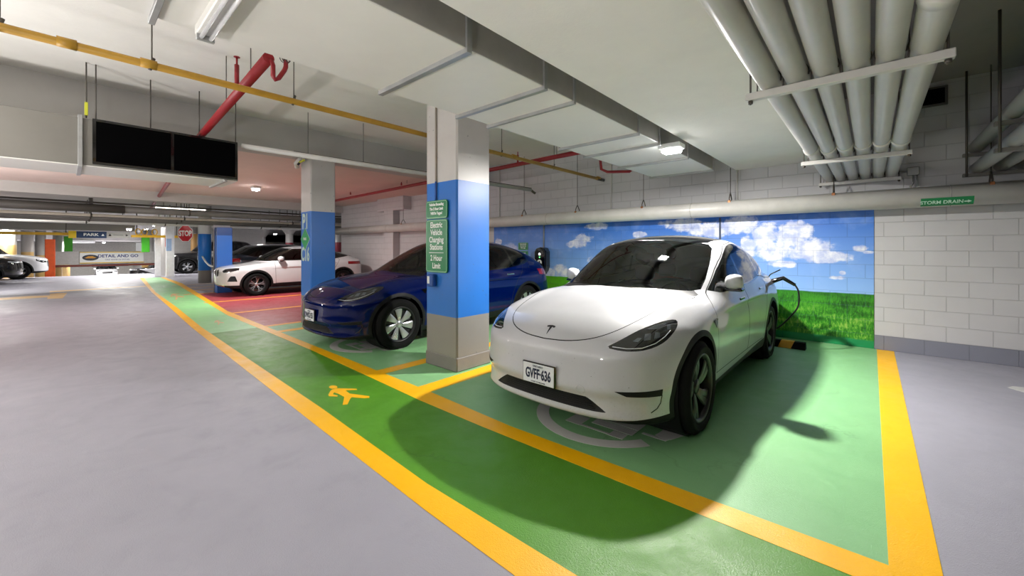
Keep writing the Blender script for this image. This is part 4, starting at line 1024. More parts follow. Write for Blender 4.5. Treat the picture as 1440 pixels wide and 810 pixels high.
# ---------------------------------------------------------------- green signs on the near column
def rrect(w, h, r, n=5):
    p = []
    for cx, cy, a0 in ((w/2-r, h/2-r, 0), (-w/2+r, h/2-r, PI/2), (-w/2+r, -h/2+r, PI), (w/2-r, -h/2+r, 3*PI/2)):
        p += [(cx+r*math.cos(a0+PI/2*i/n), cy+r*math.sin(a0+PI/2*i/n)) for i in range(n+1)]
    return p
def ev_sign(loc, w, h, lines, label, sizes, name='parking_sign', k=1.0, rule=None, group=None):
    s = thing(name, label, 'sign', loc)
    MB().prism(rrect(w, h, .035*k), 0, .012, fy).build('panel', M_SIGNG, s)
    out = rrect(w-.02*k, h-.02*k, .028*k); inn = rrect(w-.032*k, h-.032*k, .022*k); n = len(out)
    mb = MB(); mb.add([(u, -.0135, v) for u, v in out]+[(u, -.0135, v) for u, v in inn], [(i, (i+1) % n, n+(i+1) % n, n+i) for i in range(n)]); mb.build('border_line', mat('sign_pale_line', '#a7d3b5', .4), s)
    for (tx, z, size) in lines: text('lettering', tx, size, M_SIGNW, s, (0, -.0135, z), (PI/2, 0, 0), sx=.80, bold=.002*k)
    if rule is not None: MB().bbox(-w*.34, w*.34, -.0145, -.012, rule-.004*k, rule+.004*k, .001).build('rule', M_SIGNW, s)
    return s
ev_sign((-3.975, 3.066, 1.935), .42, .225, [('Vehicles Exceeding', .062, .046), ('The 2 Hour Limit', .008, .046), ('Will Be Tagged', -.046, .046)], 'small green sign about the 2 hour limit, upper sign on the near column', None)
ev_sign((-3.975, 3.066, 1.488), .42, .65, [('Electric', .255, .098), ('Vehicle', .165, .098), ('Charging', .075, .098), ('Stations', -.015, .098), ('2 Hour', -.15, .098), ('Limit', -.245, .098)], 'tall green Electric Vehicle Charging Stations sign on the near column', None, rule=-.083)
def small_sign(x, z, lab): pass
ev_sign((-6.62, YW-.012, 1.50), .32, .19, [('Vehicles Exceeding', .055, .034), ('The 2 Hour Limit', .008, .034), ('Will Be Tagged', -.04, .034)], 'small green sign on the mural above the other, left of the charger', None, k=.7)
ev_sign((-6.62, YW-.012, 1.13), .32, .50, [('Electric', .19, .075), ('Vehicle', .115, .075), ('Charging', .04, .075), ('Stations', -.035, .075), ('2 Hour', -.12, .075), ('Limit', -.195, .075)], 'larger green sign on the mural, lower left of the charger', None, k=.7, rule=-.08)
bx = thing('switch_box', 'small blue box with white label below the green sign', 'box', (-4.05, 3.07, 1.065))
MB().bbox(-.06, .06, -.06, 0, -.075, .075, .01).build('housing', mat('box_blue', '#1c4c98', .4), bx); MB().bbox(-.05, -.005, -.063, -.058, -.04, .05, .002).build('label_plate', M_SIGNW, bx)

# ---------------------------------------------------------------- chargers on the wall
M_CABLE = mat('charging_cable', '#0d0d0e', .45)
def charger(x, z, label):
    c = thing('wall_charger', label, 'charger', (x, YW-.01, z))
    body = [(-.15, .22), (-.10, .30), (0, .325), (.10, .30), (.15, .22), (.15, -.12), (.12, -.22), (.05, -.31), (-.05, -.31), (-.12, -.22), (-.15, -.12)]
    MB().prism([(u*1.12, v*1.04) for u, v in body], 0, .15, fy).build('back_shell', mat('charger_grey', '#2a2c30', .3, coat=.5), c)
    MB().prism(body, .15, .19, fy).build('front_cover', M_GLOSSB, c)
    mb = MB(); mb.tube([(.045*math.cos(t), -.195, -.10+(.075 if math.sin(t) > 0 else -.075)+.045*math.sin(t)) for t in np.linspace(0, 2*PI, 25)[:-1]], .020, 8, closed=True); mb.build('zero_mark', M_SIGNW, c)
    mb = MB(); mb.tube([(0, -.19, .17), (0, -.196, .17)], .03, 16); mb.build('status_light', emat('led_white', '#ffffff', 2.0), c)
    mb = MB(); mb.tube([(0, -.19, .095), (0, -.196, .095)], .014, 12); mb.build('status_light', emat('led_green', '#30ff60', 3.0), c)
    mb = MB(); mb.tube([(.0, -.02, .32), (.0, -.02, .95)], .016, 10); mb.build('conduit', M_GALV, c)
    return c
charger(-5.95, 1.14, 'black oval wall charger with a white 0 on the mural, behind the blue car')
def cable(pts, label, r=.012, nm='charging_cable'):
    p = [Vector(q) for q in pts]; out = []
    for i in range(len(p)-1):
        a = p[max(i-1, 0)]; b = p[i]; c = p[i+1]; d = p[min(i+2, len(p)-1)]
        for k in range(8):
            t = k/8; out.append(.5*((2*b)+(-a+c)*t+(2*a-5*b+4*c-d)*t*t+(-a+3*b-3*c+d)*t**3))
    out.append(p[-1]); mb = MB(); mb.tube(out, r, 8)
    return tag(mb.build(nm, M_CABLE), label, 'cable')
cable([(-5.98, YW-.12, .84), (-6.02, YW-.14, .55), (-6.0, YW-.16, .30), (-5.9, YW-.14, .12), (-5.8, YW-.12, .3), (-5.88, YW-.12, .60), (-5.90, YW-.12, .84)], 'black cable hanging in a loop under the wall charger')

# ---------------------------------------------------------------- storm drain pipe and hangers
PY, PZ, PR = 7.55, 2.13, .135
sp = thing('storm_drain_pipe', 'big white storm drain pipe running along the block wall above the mural', 'pipe', (0, PY, PZ))
mb = MB(); mb.tube([(-16.6, 0, 0), (XR-.05, 0, 0)], PR, 40); mb.build('pipe_run', M_PIPEW, sp)
for x in (-15.2, -12.5, -7.6, -5.6, -2.4, .75, 3.2):
    mb = MB(); mb.tube([(x-.003, 0, 0), (x+.003, 0, 0)], PR+.0015, 40); mb.build('wrap_joint', mat('joint_grey', '#8c8a86', .6), sp)  # thin grey ring at each wrap joint
# label wrapped on the pipe
lb = thing('pipe_label', 'green STORM DRAIN label with arrow on the white pipe', 'label', (.71, PY, PZ))
def wrap(mb, x0, x1, a0, a1, r, n=8):
    vs = []; 
    for i in range(n+1):
        a = a0+(a1-a0)*i/n; vs += [(x0, -r*math.cos(a), r*math.sin(a)), (x1, -r*math.cos(a), r*math.sin(a))]
    return mb.add(vs, [(2*i, 2*i+1, 2*i+3, 2*i+2) for i in range(n)])
wrap(MB(), -.23, .23, math.radians(-66), math.radians(-12), PR+.002).build('label_band', M_SIGNG, lb)
def bend_text(o, r, a_mid):
    for v in o.data.vertices:
        a = a_mid+v.co.y/r; v.co = (v.co.x, -(r+v.co.z)*math.cos(a), (r+v.co.z)*math.sin(a))
    o.location = (0, 0, 0); o.rotation_euler = (0, 0, 0)
tx = text('lettering', 'STORM DRAIN', .070, mat('label_pale', '#bfe0cc', .5), lb, (0, 0, 0), (0, 0, 0), sx=.82, bold=.0014, ext=.0008)
for v in tx.data.vertices: v.co.x -= .045
bend_text(tx, PR+.0035, math.radians(-39))
ar = MB(); ar.prism([(.150, -.008), (.180, -.008), (.180, -.02), (.212, 0), (.180, .02), (.180, .008), (.150, .008)], -.0008, .0008); ao = ar.build('arrow', mat('label_pale'), lb); bend_text(ao, PR+.0035, math.radians(-39))
hang_at = [(-11.6, 'leftmost, between the two square columns'), (-10.1, 'seen just left of the near column'), (-6.35, 'directly right of the near column'), (-4.82, 'above the mural left of the white car'), (-3.31, 'above the white car windscreen'), (-1.78, 'right of the glaring lamp'), (-.41, 'under the end of the six pipes'), (1.09, 'at the right under the pipe rack')]
for x, lab in hang_at:
    zt = 3.70 if x > -7.9 or True else 3.2
    if -1.85 < x < -.5: zt = 2.82
    if x < -7.9: zt = 3.20
    h = thing('pipe_hanger', 'copper clamp and rod holding the storm pipe, '+lab, 'pipe hanger', (x, PY, PZ))
    mb = MB(); mb.tube([(0, 0, PR+.13), (0, 0, zt-PZ)], .006, 8); mb.build('rod', M_ROD, h)
    mb = MB(); mb.tube([(0, -.07, PR-.01), (0, -.075, PR+.03), (0, -.03, PR+.10), (0, 0, PR+.13), (0, .03, PR+.10), (0, .075, PR+.03), (0, .07, PR-.01)], .009, 8); mb.build('clevis', M_ROD, h)
    mb = MB(); mb.bbox(-.02, .02, -.095, -.065, PR-.08, PR+.0, .004); mb.build('clamp', M_COPPER, h)

# ---------------------------------------------------------------- six white pipes over the car and their trapeze bars
six = ['first', 'second', 'third', 'fourth', 'fifth', 'sixth']
for i in range(6):
    x = -.475+.1375*i; z = 2.45+.062; r = .0605+(.005 if i == 5 else 0)
    t = thing('overhead_pipe', '%s white pipe from the left of the six hung side by side under the ceiling' % six[i], 'pipe', (x, 0, z), group='six parallel white pipes')
    mb = MB(); mb.tube([(0, -4.5, 0), (0, YW-.02, 0)], r, 28); mb.build('pipe_run', M_PIPEW, t)
    ys = [5.30+.05*(i % 2)] + ([1.2] if i < 5 else [2.35])
    for y in ys:
        mb = MB(); mb.tube([(0, y-.045, 0), (0, y-.04, 0), (0, y+.04, 0), (0, y+.045, 0)], [r+.002, r+.009, r+.009, r+.002], 28); mb.build('coupling', M_PIPEW, t)
for y, lab in ((2.93, 'nearer pale cross bar under the six white pipes'), (5.67, 'middle pale cross bar under the six white pipes'), (7.70, 'short cross bar where the six pipes meet the block wall')):
    t = thing('pipe_support', lab, 'support bar', (0, y, 0))
    mb = MB(); mb.bbox(-.60, .31, -.025, .025, 2.405, 2.45, .004); mb.build('bar', M_PIPEW, t)
    for x in (-.575, .285): mb = MB(); mb.tube([(x, 0, 2.38), (x, 0, 3.70 if x > 0 else 2.82)], .006, 8); mb.tube([(x, 0, 2.385), (x, 0, 2.405)], .014, 6); mb.build('rod', M_ROD, t)
    for i in range(6):
        x = -.475+.1375*i; r = .0645+(.005 if i == 5 else 0)
        mb = MB(); mb.tube([(x+r*math.cos(a), .0, 2.512+r*math.sin(a)) for a in np.linspace(-.3, PI+.3, 13)]+[(x-r, 0, 2.43)], .004, 6); mb.build('u_bolt', M_ROD, t)
for y, lab in ((1.95, 'cross bar above the six white pipes near the top of the picture'),):
    mb = MB(); mb.bbox(-.54, .36, y-.02, y+.02, 2.60, 2.64, .003); tag(mb.build('pipe_support', M_PIPEW), lab, 'support bar')
# edge of the dropped slab: dark gap trim
# rack of pipes on the far right
for i, (x, z, r, lab) in enumerate(((.99, 2.74, .07, 'upper pipe of the rack at the right edge'), (1.17, 2.70, .045, 'thin upper pipe of the rack at the right edge'), (1.0, 2.47, .07, 'lower pipe nearest the six white pipes in the right rack'), (1.20, 2.47, .06, 'second lower pipe of the right rack'), (1.37, 2.47, .06, 'third lower pipe of the right rack'), (1.53, 2.47, .06, 'outermost lower pipe of the right rack'))):
    mb = MB(); mb.tube([(x, 0.5, z), (x, YW-.08, z)], r, 24); tag(mb.build('rack_pipe', mat('rack_pipe_paint', '#a3a29d', .45)), lab, 'pipe', 'pipes on the right hand rack')
for y in (7.66, 5.9):
    t = thing('pipe_rack', 'two-level steel pipe rack at the right, '+('against the block wall' if y > 7 else 'nearer hanger by the picture edge'), 'rack', (1.27, y, 0))
    for z in (2.64, 2.385): MB().bbox(-.40, .42, -.03, .03, z-.02, z+.02, .003).build('rail', M_PIPEG, t)
    for x in (-.37, .10): mb = MB(); mb.tube([(x, -.035, 2.36), (x, -.035, 3.70)], .012, 8); mb.build('rod', M_ROD, t)
# vent, junction box
vt = thing('wall_vent', 'dark square vent opening high on the block wall right of the pipes', 'vent', (.59, YW-.005, 3.50))
MB().bbox(-.17, .17, -.03, 0, -.13, .13, .006).build('frame', mat('vent_frame', '#5c5a57', .6), vt); MB().bbox(-.14, .14, -.034, -.028, -.10, .10, .001).build('louvre', M_BLACKM, vt)
jb = thing('junction_box', 'small grey electrical box with conduit on the wall above the storm pipe', 'electrical box', (.43, YW-.005, 2.52))
MB().bbox(-.06, .06, -.08, 0, -.055, .055, .006).build('box', M_GALV, jb)
mb = MB(); mb.tube([(0.0, -.04, -.05), (-.0, -.05, -.16), (-.03, -.05, -.22)], .011, 8); mb.tube([(.035, -.04, -.05), (.04, -.05, -.22)], .011, 8); mb.tube([(-.06, -.04, .0), (-.2, -.04, .0), (-.26, -.04, .04), (-.26, -.04, .1), (-.2, -.04, .13), (-.13, -.04, .1)], .011, 8); mb.build('conduit', M_GALV, jb)
for x, z0, lab in ((-.02-1.72, 2.2, 'thin conduit dropping down the wall beside the dropped slab'), (-7.45, 2.26, 'thin conduit on the wall above the mural, left part'), (-4.15, 2.26, 'thin conduit on the wall above the mural, right of the gas pipe end')):
    mb = MB(); mb.tube([(x, YW-.02, z0), (x, YW-.02, 3.68 if x < -1.8 else 2.82)], .012, 8); tag(mb.build('wall_conduit', M_PIPEW), lab, 'conduit')
mb = MB(); mb.bbox(-2.03, -2.0, YW-.03, YW-.008, .9, 2.0, .003); tag(mb.build('wall_conduit', mat('dark_conduit', '#3b4a66', .5)), 'thin dark vertical conduit on the mural behind the white car', 'conduit')

# ---------------------------------------------------------------- main duct over the columns
K = 1.095
du = thing('air_duct', 'long white panelled air duct hung over the charging bays', 'duct', (-2.44, 0, 2.74))
MB().bbox(-.51, .51, -5.0, 7.12, 0, .62, .004).build('duct_body', M_DUCT, du)
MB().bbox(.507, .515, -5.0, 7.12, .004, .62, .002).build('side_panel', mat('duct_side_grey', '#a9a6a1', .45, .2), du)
for y in (.30, 1.58, 2.32, 2.70, 3.88, 4.42, 5.35, 6.46):
    w = (.03 if y not in (1.58, 2.32) else .045); y *= K
    MB().bbox(-.55, .52, y-w/2, y+w/2, -.03, 0.004, .003).build('joint_strip', M_GALV, du)
    MB().bbox(.511, .531, y-w/2, y+w/2, -.03, .62, .003).build('joint_strip', M_GALV, du)
for y in (1.58, 3.88, 6.46):
    y *= K; mb = MB(); mb.tube([(-.54, y, -.02), (-.54, y, .96)], .005, 8); mb.tube([(.525, y, -.02), (.525, y, .96)], .005, 8); mb.build('hanger_rod', M_ROD, du)
# second duct with the black grille, upper left
d2 = thing('air_duct', 'beige duct at upper left ending in a wide black grille', 'duct', (-7.45, 0, 2.46))
MB().bbox(-.42, .42, -5, 1.74, 0, .56, .005).build('duct_body', M_DUCTB, d2)
MB().bbox(-.42, .415, -5, 1.73, -.012, 0.002, .002).build('bottom_panel', M_DUCT, d2)
MB().bbox(.415, .445, .24, 1.73, .02, .57, .004).build('grille_frame', M_GLOSSB, d2)
gs = MB(); gs.bbox(.44, .449, .27, .97, .05, .54, .002); gs.bbox(.44, .449, 1.0, 1.70, .05, .54, .002); gs.build('black_mesh', M_BLACKM, d2)
MB().bbox(-.45, .45, .12, .16, -.03, .59, .004).build('flange', M_GALV, d2); MB().bbox(-.45, .45, 1.56, 1.60, -.035, .0, .004).build('flange', M_GALV, d2)
for (x, y) in ((.40, .19), (.40, .27), (.38, 1.72), (.3, .78), (.3, 1.3)): mb = MB(); mb.tube([(x, y, .57), (x, y, 1.24)], .007, 8); mb.build('hanger_rod', M_ROD, d2)
yt = MB(); yt.bbox(.39, .41, .175, .205, .60, .76, .003); yt.build('yellow_tag', mat('tag_yellow', '#cfd13a', .5), d2)

# ---------------------------------------------------------------- gas, sprinkler and conduit pipes at the left
gp = thing('gas_pipe', 'yellow gas pipe hung under the ceiling running to the block wall', 'pipe', (0, 0, 0))
mb = MB(); mb.tube([(-4.33, -4.5, 2.945), (-4.33, YW-.03, 2.93)], .030, 16); mb.build('pipe_run', M_PIPEY, gp)
for y in (.02, .46, 4.9, 7.6): mb = MB(); mb.tube([(-4.33, y-.05, 2.944), (-4.33, y+.05, 2.944)], .037, 16); mb.build('coupling', M_PIPEY, gp)
for y in (-.28, .48, 1.55, 4.6, 6.0): mb = MB(); mb.tube([(-4.33, y, 2.97), (-4.33, y, 3.70)], .005, 8); mb.tube([(-4.33, y-.012, 2.9), (-4.33, y+.012, 3.0)], .012, 8); mb.build('hanger_rod', M_ROD, gp)
mb = MB(); mb.tube([(-4.33, 7.55, 2.93), (-4.33, YW-.03, 2.93)], .034, 16); mb.build('end_cap', mat('end_cap_grey', '#57534c', .5), gp)
rp = thing('sprinkler_pipe', 'dark red sprinkler pipe crossing above the black grille duct', 'pipe', (0, 0, 0))
mb = MB(); mb.tube([(-3.86, 1.18, 3.10), (-7.6, 1.36, 3.10), (-22, 2.4, 3.06)], .045, 16); mb.build('pipe_run', M_PIPER, rp)
mb = MB(); mb.tube([P(377, 84, 3.47), P(382, 86, 3.47), P(384, 92, 3.47), P(384, 107, 3.47), P(387, 112, 3.48), P(392, 110, 3.5), P(400, 99, 3.55), P(402, 94, 3.56), P(402, 86, 3.56)], .019, 12); mb.build('drop_elbow', M_PIPER, rp)
hx_, hy_, hz_ = P(401.5, 81, 3.56); mb = MB(); mb.tube([(hx_, hy_, hz_-.04), (hx_, hy_, hz_+.03)], .012, 8)
for k in range(3):
    a = k*PI/3; mb.tube([(hx_+.045*math.cos(a)*math.cos(t), hy_+.045*math.sin(a)*math.cos(t), hz_+.05*math.sin(t)) for t in np.linspace(0, 2*PI, 17)[:-1]], .004, 5, closed=True)
mb.build('sprinkler_head', M_ROD, rp)
mb = MB(); mb.tube([(-5.05, 1.24, 3.10), (-5.05, 1.24, 3.42)], .022, 10); mb.tube([(-5.05, 1.24, 3.42), (-5.05, 1.24, 3.50)], .010, 8); mb.tube([(-5.05, 1.24, 3.50), (-5.05, 1.24, 3.505)], .03, 10); mb.build('sprinkler_riser', M_PIPER, rp)
mb = MB(); mb.tube([(-5.6, 1.27, 3.14), (-5.6, 1.27, 3.70)], .005, 8); mb.tube([(-4.5, 1.22, 3.14), (-4.5, 1.22, 3.70)], .005, 8); mb.build('hanger_rod', M_ROD, rp)
r2 = thing('sprinkler_pipe', 'red sprinkler pipe behind the near column running left above the blue car', 'pipe', (0, 0, 0))
mb = MB(); mb.tube([(-3.0, 5.86, 3.10), (-16.5, 6.3, 3.06)], .04, 16); mb.build('pipe_run', M_PIPER, r2)
for x in (-5.15, -9.2, -12): mb = MB(); mb.tube([(x, 5.93, 3.10), (x, 5.93, 3.28 if x > -7 else 3.16)], .02, 8); mb.tube([(x, 5.93, 3.28 if x > -7 else 3.16), (x, 5.93, 3.34 if x > -7 else 3.19)], .011, 8); mb.build('sprinkler_riser', M_PIPER, r2)
mb = MB(); mb.tube([(-3.45, 5.88, 3.10), (-3.42, 6.05, 3.05), (-3.42, 6.10, 2.80), (-3.36, 6.2, 2.76), (-3.06, 6.42, 2.76), (-3.02, 6.45, 2.80), (-3.02, 6.45, 2.87)], .024, 12); mb.build('drop_elbow', M_PIPER, r2)
for x in (-4.2, -3.6, -8.9): mb = MB(); mb.tube([(x, 5.9, 3.12), (x, 5.9, 3.70 if x > -7.9 else 3.2)], .005, 8); mb.build('hanger_rod', M_ROD, r2)
wp_ = thing('white_conduit_pipe', 'long white pipe hung along the beam edge in front of the second column', 'pipe', (0, 0, 0))
mb = MB(); mb.tube([(-7.08, 1.80, 3.0), (-6.18, 7.6, 2.87)], .04, 16); mb.build('pipe_run', M_PIPEW, wp_)
mb = MB(); mb.tube([(-6.99, 2.5, 3.03), (-6.18, 7.62, 2.915)], .010, 8); mb.tube([(-6.18, 7.6, 2.87), (-6.15, 7.66, 2.82), (-6.12, 7.7, 2.79)], .03, 10); mb.build('cable_line', M_ROD, wp_)
for (x, y) in ((-6.80, 3.6), (-6.45, 5.8), (-6.93, 2.7)): mb = MB(); mb.tube([(x, y, 3.0), (x, y, 3.7)], .005, 8); mb.build('hanger_rod', M_ROD, wp_)
tk = thing('tube_light', 'unlit fluorescent strip fitting under the long duct at the top edge', 'light fitting', (-2.20, .548, 2.665))
MB().bbox(-.68, .68, -.045, .045, .02, .075, .006).build('housing', M_DUCT, tk)
for s_ in (-1, 1):
    mb = MB(); mb.tube([(-.64, s_*.022, .003), (.64, s_*.022, .003)], .011, 12); mb.build('tube', mat('tube_glass', '#dcdcdc', .2), tk)
    MB().bbox(s_*.655-.012, s_*.655+.012, -.042, .042, -.01, .03, .003).build('end_cap', M_GALV, tk)

# ---------------------------------------------------------------- services across the far ceiling
rows = [(-17.5, 2.66, .11, 'thick grey pipe, lowest and nearest of the far ceiling services'), (-17.9, 2.86, .03, 'thin dark pipe above the thick grey far pipe'), (-18.3, 2.49, .045, 'thin pale pipe just under the thick grey far pipe'), (-18.9, 2.44, .05, 'grey pipe below the pale one in the far ceiling services'),
        (-19.8, 2.45, .09, 'medium grey pipe halfway back in the far ceiling services'), (-21.2, 2.62, .06, 'brownish pipe behind the medium grey far pipe'), (-22.4, 2.50, .12, 'wide pale pipe toward the back of the far ceiling services'), (-24.0, 2.62, .07, 'rearmost grey pipe of the far ceiling services')]
for i, (x, z, r, lab) in enumerate(rows):
    m_ = (M_PIPEG, M_ROD, mat('pale_far_pipe', '#c9bfae', .5), M_PIPEG, M_PIPEG, mat('brown_pipe', '#6b4a40', .5), M_DUCT, M_PIPEG)[i]
    t = thing('service_pipe', lab, 'pipe', (x, 0, z))
    mb = MB(); mb.tube([(0, -8.8, 0), (0, 25.5, 0)], r, 20); mb.build('pipe_run', m_, t)
    for y in (-3.5, .6, 2.9, 6.5, 11): mb = MB(); mb.tube([(0, y, r), (0, y, 3.2-z)], .012, 6); mb.tube([(0, y-.02, 0), (0, y+.02, 0)], r+.012, 16); mb.build('hanger_rod', M_ROD, t)
sl = MB(); sl.tube([(-17.5, -2.2, 2.66), (-17.5, 1.3, 2.66)], .125, 20); slo = sl.build('pipe_sleeve', mat('dark_sleeve', '#55514c', .6), bpy.data.objects['service_pipe']); slo.location = (17.5, 0, -2.66)
dd = tag(MB().bbox(-28.6, -27.2, -8, 2.4, 2.25, 2.70, .02).build('flat_duct', M_DUCTB), 'wide pale flat duct above the yellow clearance bar', 'duct')
for y in (-6, -2, 2): mb = MB(); mb.tube([(-27.9, y, 2.69), (-27.9, y, 3.2)], .015, 6); mb.build('hanger_rod', M_ROD, dd)

# clearance bar with the PARK sign
cb = thing('clearance_bar', 'yellow overhead clearance bar carrying the blue PARK sign', 'bar', (-26.6, 0, 2.07))
for a_, b_, z_ in ((-2.9, .17, -.06), (2.2, 4.0, -.11)): mb = MB(); mb.bbox(-.06, .06, a_, b_, z_, z_+.12, .01); mb.build('bar', mat('bar_yellow', '#dfae22', .5), cb)
for y in (-2.0, .1, 2.4, 3.9): mb = MB(); mb.tube([(0, y, -.02), (0, y, 1.12)], .02, 6); mb.build('rod', M_ROD, cb)
for y in (2.45, 2.68, 3.05): mb = MB(); mb.tube([(.02, y+.10*math.cos(t), .16+.15*math.sin(t)) for t in np.linspace(0, 2*PI, 17)[:-1]], .022, 6, closed=True); mb.build('hoop', mat('bar_yellow'), cb)
ps = thing('park_sign', 'dark blue PARK direction sign with yellow end on the clearance bar', 'sign', (-26.5, 0, 2.05))
FX = lambda u, v, h: (h, u, v)
MB().prism([(.41, -.15), (1.36, -.15), (1.36, .15), (.41, .15)], 0, .05, FX).build('blue_panel', M_SIGNB, ps)
MB().prism([(.17, -.16), (.405, -.16), (.405, .16), (.17, .16)], 0, .05, FX).build('yellow_panel', mat('sign_yellow', '#e7c21c', .5), ps)
MB().prism([(1.365, -.13), (2.15, -.13), (2.15, .13), (1.365, .13)], 0, .05, FX).build('grey_panel', mat('sign_grey', '#a5a39d', .5), ps)
text('lettering', 'PARK', .17, M_SIGNW, ps, (.06, .86, 0), (PI/2, 0, PI/2), sx=1.15, bold=.005)
for yy, m_ in ((1.24, M_SIGNW), (1.47, M_GLOSSB)): MB().prism([(yy-.05, -.045), (yy+.05, -.045), (yy, .055)], .05, .06, FX).build('arrow', m_, ps)
MB().prism([(2.0, -.05), (2.0, .05), (2.09, 0)], .05, .06, FX).build('arrow', M_GLOSSB, ps)
MB().prism([(1.58, -.02), (1.92, -.02), (1.92, .02), (1.58, .02)], .05, .055, FX).build('worn_line', mat('letter_grey', '#77756f', .5), ps)

# header over the down ramp with the banner
tag(MB().bbox(-43.4, -43, -.6, 6.6, .22, 1.18, .02).build('ramp_header', mat('header_white', '#c5c3bf', .6)), 'white header beam over the down ramp opening, behind the banner', 'beam')
tag(MB().bbox(-43.3, -42.9, -.4, 5.0, .06, .2, .02).build('ramp_lintel', mat('lintel_red', '#7a3a30', .6)), 'brown-red bar under the white ramp header', 'beam')
bn = thing('detail_banner', 'white DETAIL AND GO banner with yellow edges above the ramp', 'banner', (-42.95, 2.55, .72))
MB().prism([(-1.72, -.42), (1.72, -.42), (1.72, .42), (-1.72, .42)], 0, .03, FX).build('panel', M_SIGNW, bn)
yb = MB(); yb.prism([(-1.72, -.42), (1.75, -.42), (1.75, -.36), (-1.72, -.36)], .03, .035, FX); yb.prism([(-1.72, .36), (1.75, .36), (1.75, .42), (-1.72, .42)], .03, .035, FX); yb.build('yellow_edge', mat('sign_yellow'), bn)
text('lettering', 'DETAIL AND GO', .30, mat('letter_navy', '#1d2f7a', .5), bn, (.04, .30, .10), (PI/2, 0, PI/2), sx=.98, bold=.008)
text('small_lettering', 'CAR WASH & DETAIL', .13, mat('letter_navy'), bn, (.04, .25, -.17), (PI/2, 0, PI/2), sx=1.1)
lg = MB(); lg.prism([(-1.18+.42*math.cos(t), .0+.22*math.sin(t)) for t in np.linspace(0, 2*PI, 25)[:-1]], .03, .04, FX); lgo = lg.build('oval_logo', mat('logo_dark', '#28303c', .5), bn)
lg = MB(); lg.prism([(-1.18-.3, -.02), (-1.18-.12, .10), (-1.18+.1, .11), (-1.18+.3, .0), (-1.18+.2, -.05), (-1.18-.2, -.05)], .04, .045, FX); lg.build('logo_car', mat('logo_gold', '#d99a2a', .5), lgo)
tag(MB().bbox(-43.05, -42.95, 1.45, 3.4, .04, .22, .01).build('ramp_sign', M_SIGNB), 'small blue direction sign under the banner', 'sign')
for (px, lab) in ((96, 'left'), (204.5, 'right')):
    q = P(px, 345, 30); t = MB(); t.bbox(q[0]-.22, q[0]+.22, q[1]-.22, q[1]+.22, 1.12, 2.3, .02); tag(t.build('green_post', mat('bright_green', '#3fae1c', .5)), 'bright green wrapped post at the %s end of the banner' % lab, 'post')

# far columns
def tan_mat(nm, z0): 
    return column_mat(nm, z0, z0, '#b9b7b2', '#d6b26c', '#d6b26c')
for i, (px, Z, r, zb, zt, lab) in enumerate(((11.5, 20.5, .28, -.1, 1.60, 'round white column with tan lower half at the left edge'), (38.5, 24, .25, -.3, 1.20, 'second round white and tan column from the left edge'), (57, 27, .24, -.6, .95, 'third round white and tan column from the left, beside the orange one'),
        (81, 30, .24, -1.0, .55, 'round white and tan column just right of the orange one'), (92.5, 33, .24, -1.1, .45, 'round white and tan column left of the ramp opening'), (203.5, 40, .24, -1.0, .6, 'small far round column right of the banner'), (211.5, 40, .26, -1.0, .6, 'far round column with tan base beside the grey door'))):
    q = P(px, 348, Z); round_col(q[0], q[1], r, zb-.8, 3.2, tan_mat('tan_column_%s' % 'abcdefg'[i], zt), lab)
q = P(70.5, 348, 23.5); t = MB(); t.bbox(q[0]-.20, q[0]+.20, q[1]-.20, q[1]+.20, -1, 1.95, .02); tag(t.build('orange_column', M_ORANGE), 'bright orange square column among the far white columns', 'column')
for px, Z, w, lab in ((222, 20.5, .11, 'slim bright white post left of the grey service door'), (239, 20.0, .15, 'bright white post right of the grey service door')):
    q = P(px, 348, Z); t = MB(); t.bbox(q[0]-w, q[0]+w, q[1]-w, q[1]+w, 0, 3.2, .01); tag(t.build('white_post', mat('bright_white_post', '#e6e6e8', .5)), lab, 'post')
a, b = P(223, 348, 21), P(236, 348, 20.6)
sd = MB(); dx, dy = b[0]-a[0], b[1]-a[1]; L_ = math.hypot(dx, dy); nx, ny = -dy/L_*.06, dx/L_*.06
sd.add([(a[0], a[1], 0), (b[0], b[1], 0), (b[0]+nx, b[1]+ny, 0), (a[0]+nx, a[1]+ny, 0), (a[0], a[1], 2.5), (b[0], b[1], 2.5), (b[0]+nx, b[1]+ny, 2.5), (a[0]+nx, a[1]+ny, 2.5)], [(0, 1, 2, 3), (4, 5, 6, 7), (0, 1, 5, 4), (1, 2, 6, 5), (2, 3, 7, 6), (3, 0, 4, 7)])
sdo = tag(sd.build('service_door', mat('door_grey', '#a5a3a0', .5)), 'grey steel service door between the two white posts', 'door')
q = P(237.5, 340, 19.7); MB().bbox(q[0]-.01, q[0]+.02, q[1]-.1, q[1]+.1, 1.3, 1.9, .004).build('notice', mat('notice_blue', '#9db4d8', .5), sdo)
q = P(233.5, 341, 20.3); MB().bbox(q[0]-.01, q[0]+.02, q[1]-.04, q[1]+.04, 1.5, 1.95, .004).build('fire_pull', M_REDS, sdo)
q = P(273, 348, 25.2); round_col(q[0], q[1], .17, 0, 3.2, column_mat('tan_strip_column', .45, 2.35, '#a5a29c', '#c79a5c', '#7a746d'), 'slim tan column seen left of the round blue column')
for (px, Z, r, lab) in ((407, 26, .22, 'white column with a red band and flared head beyond the dark car'), (370, 34, .18, 'small far column with a red band'), (477, 24, .25, 'white column with a red band between second column and wall')):
    q = P(px, 348, Z); c_ = round_col(q[0], q[1], r, 0, 3.2, column_mat('red_band_%d' % px, 1.2, 1.78, '#c9c7c4', '#8c1f35', '#c9c7c4'), lab)
    mb = MB(); mb.lathe([(2.35, r+.005), (2.75, r+.32), (3.2, r+.4)], 'z', n=28); mb.build('flared_head', mat('col_head', '#b4b0aa', .6), c_)

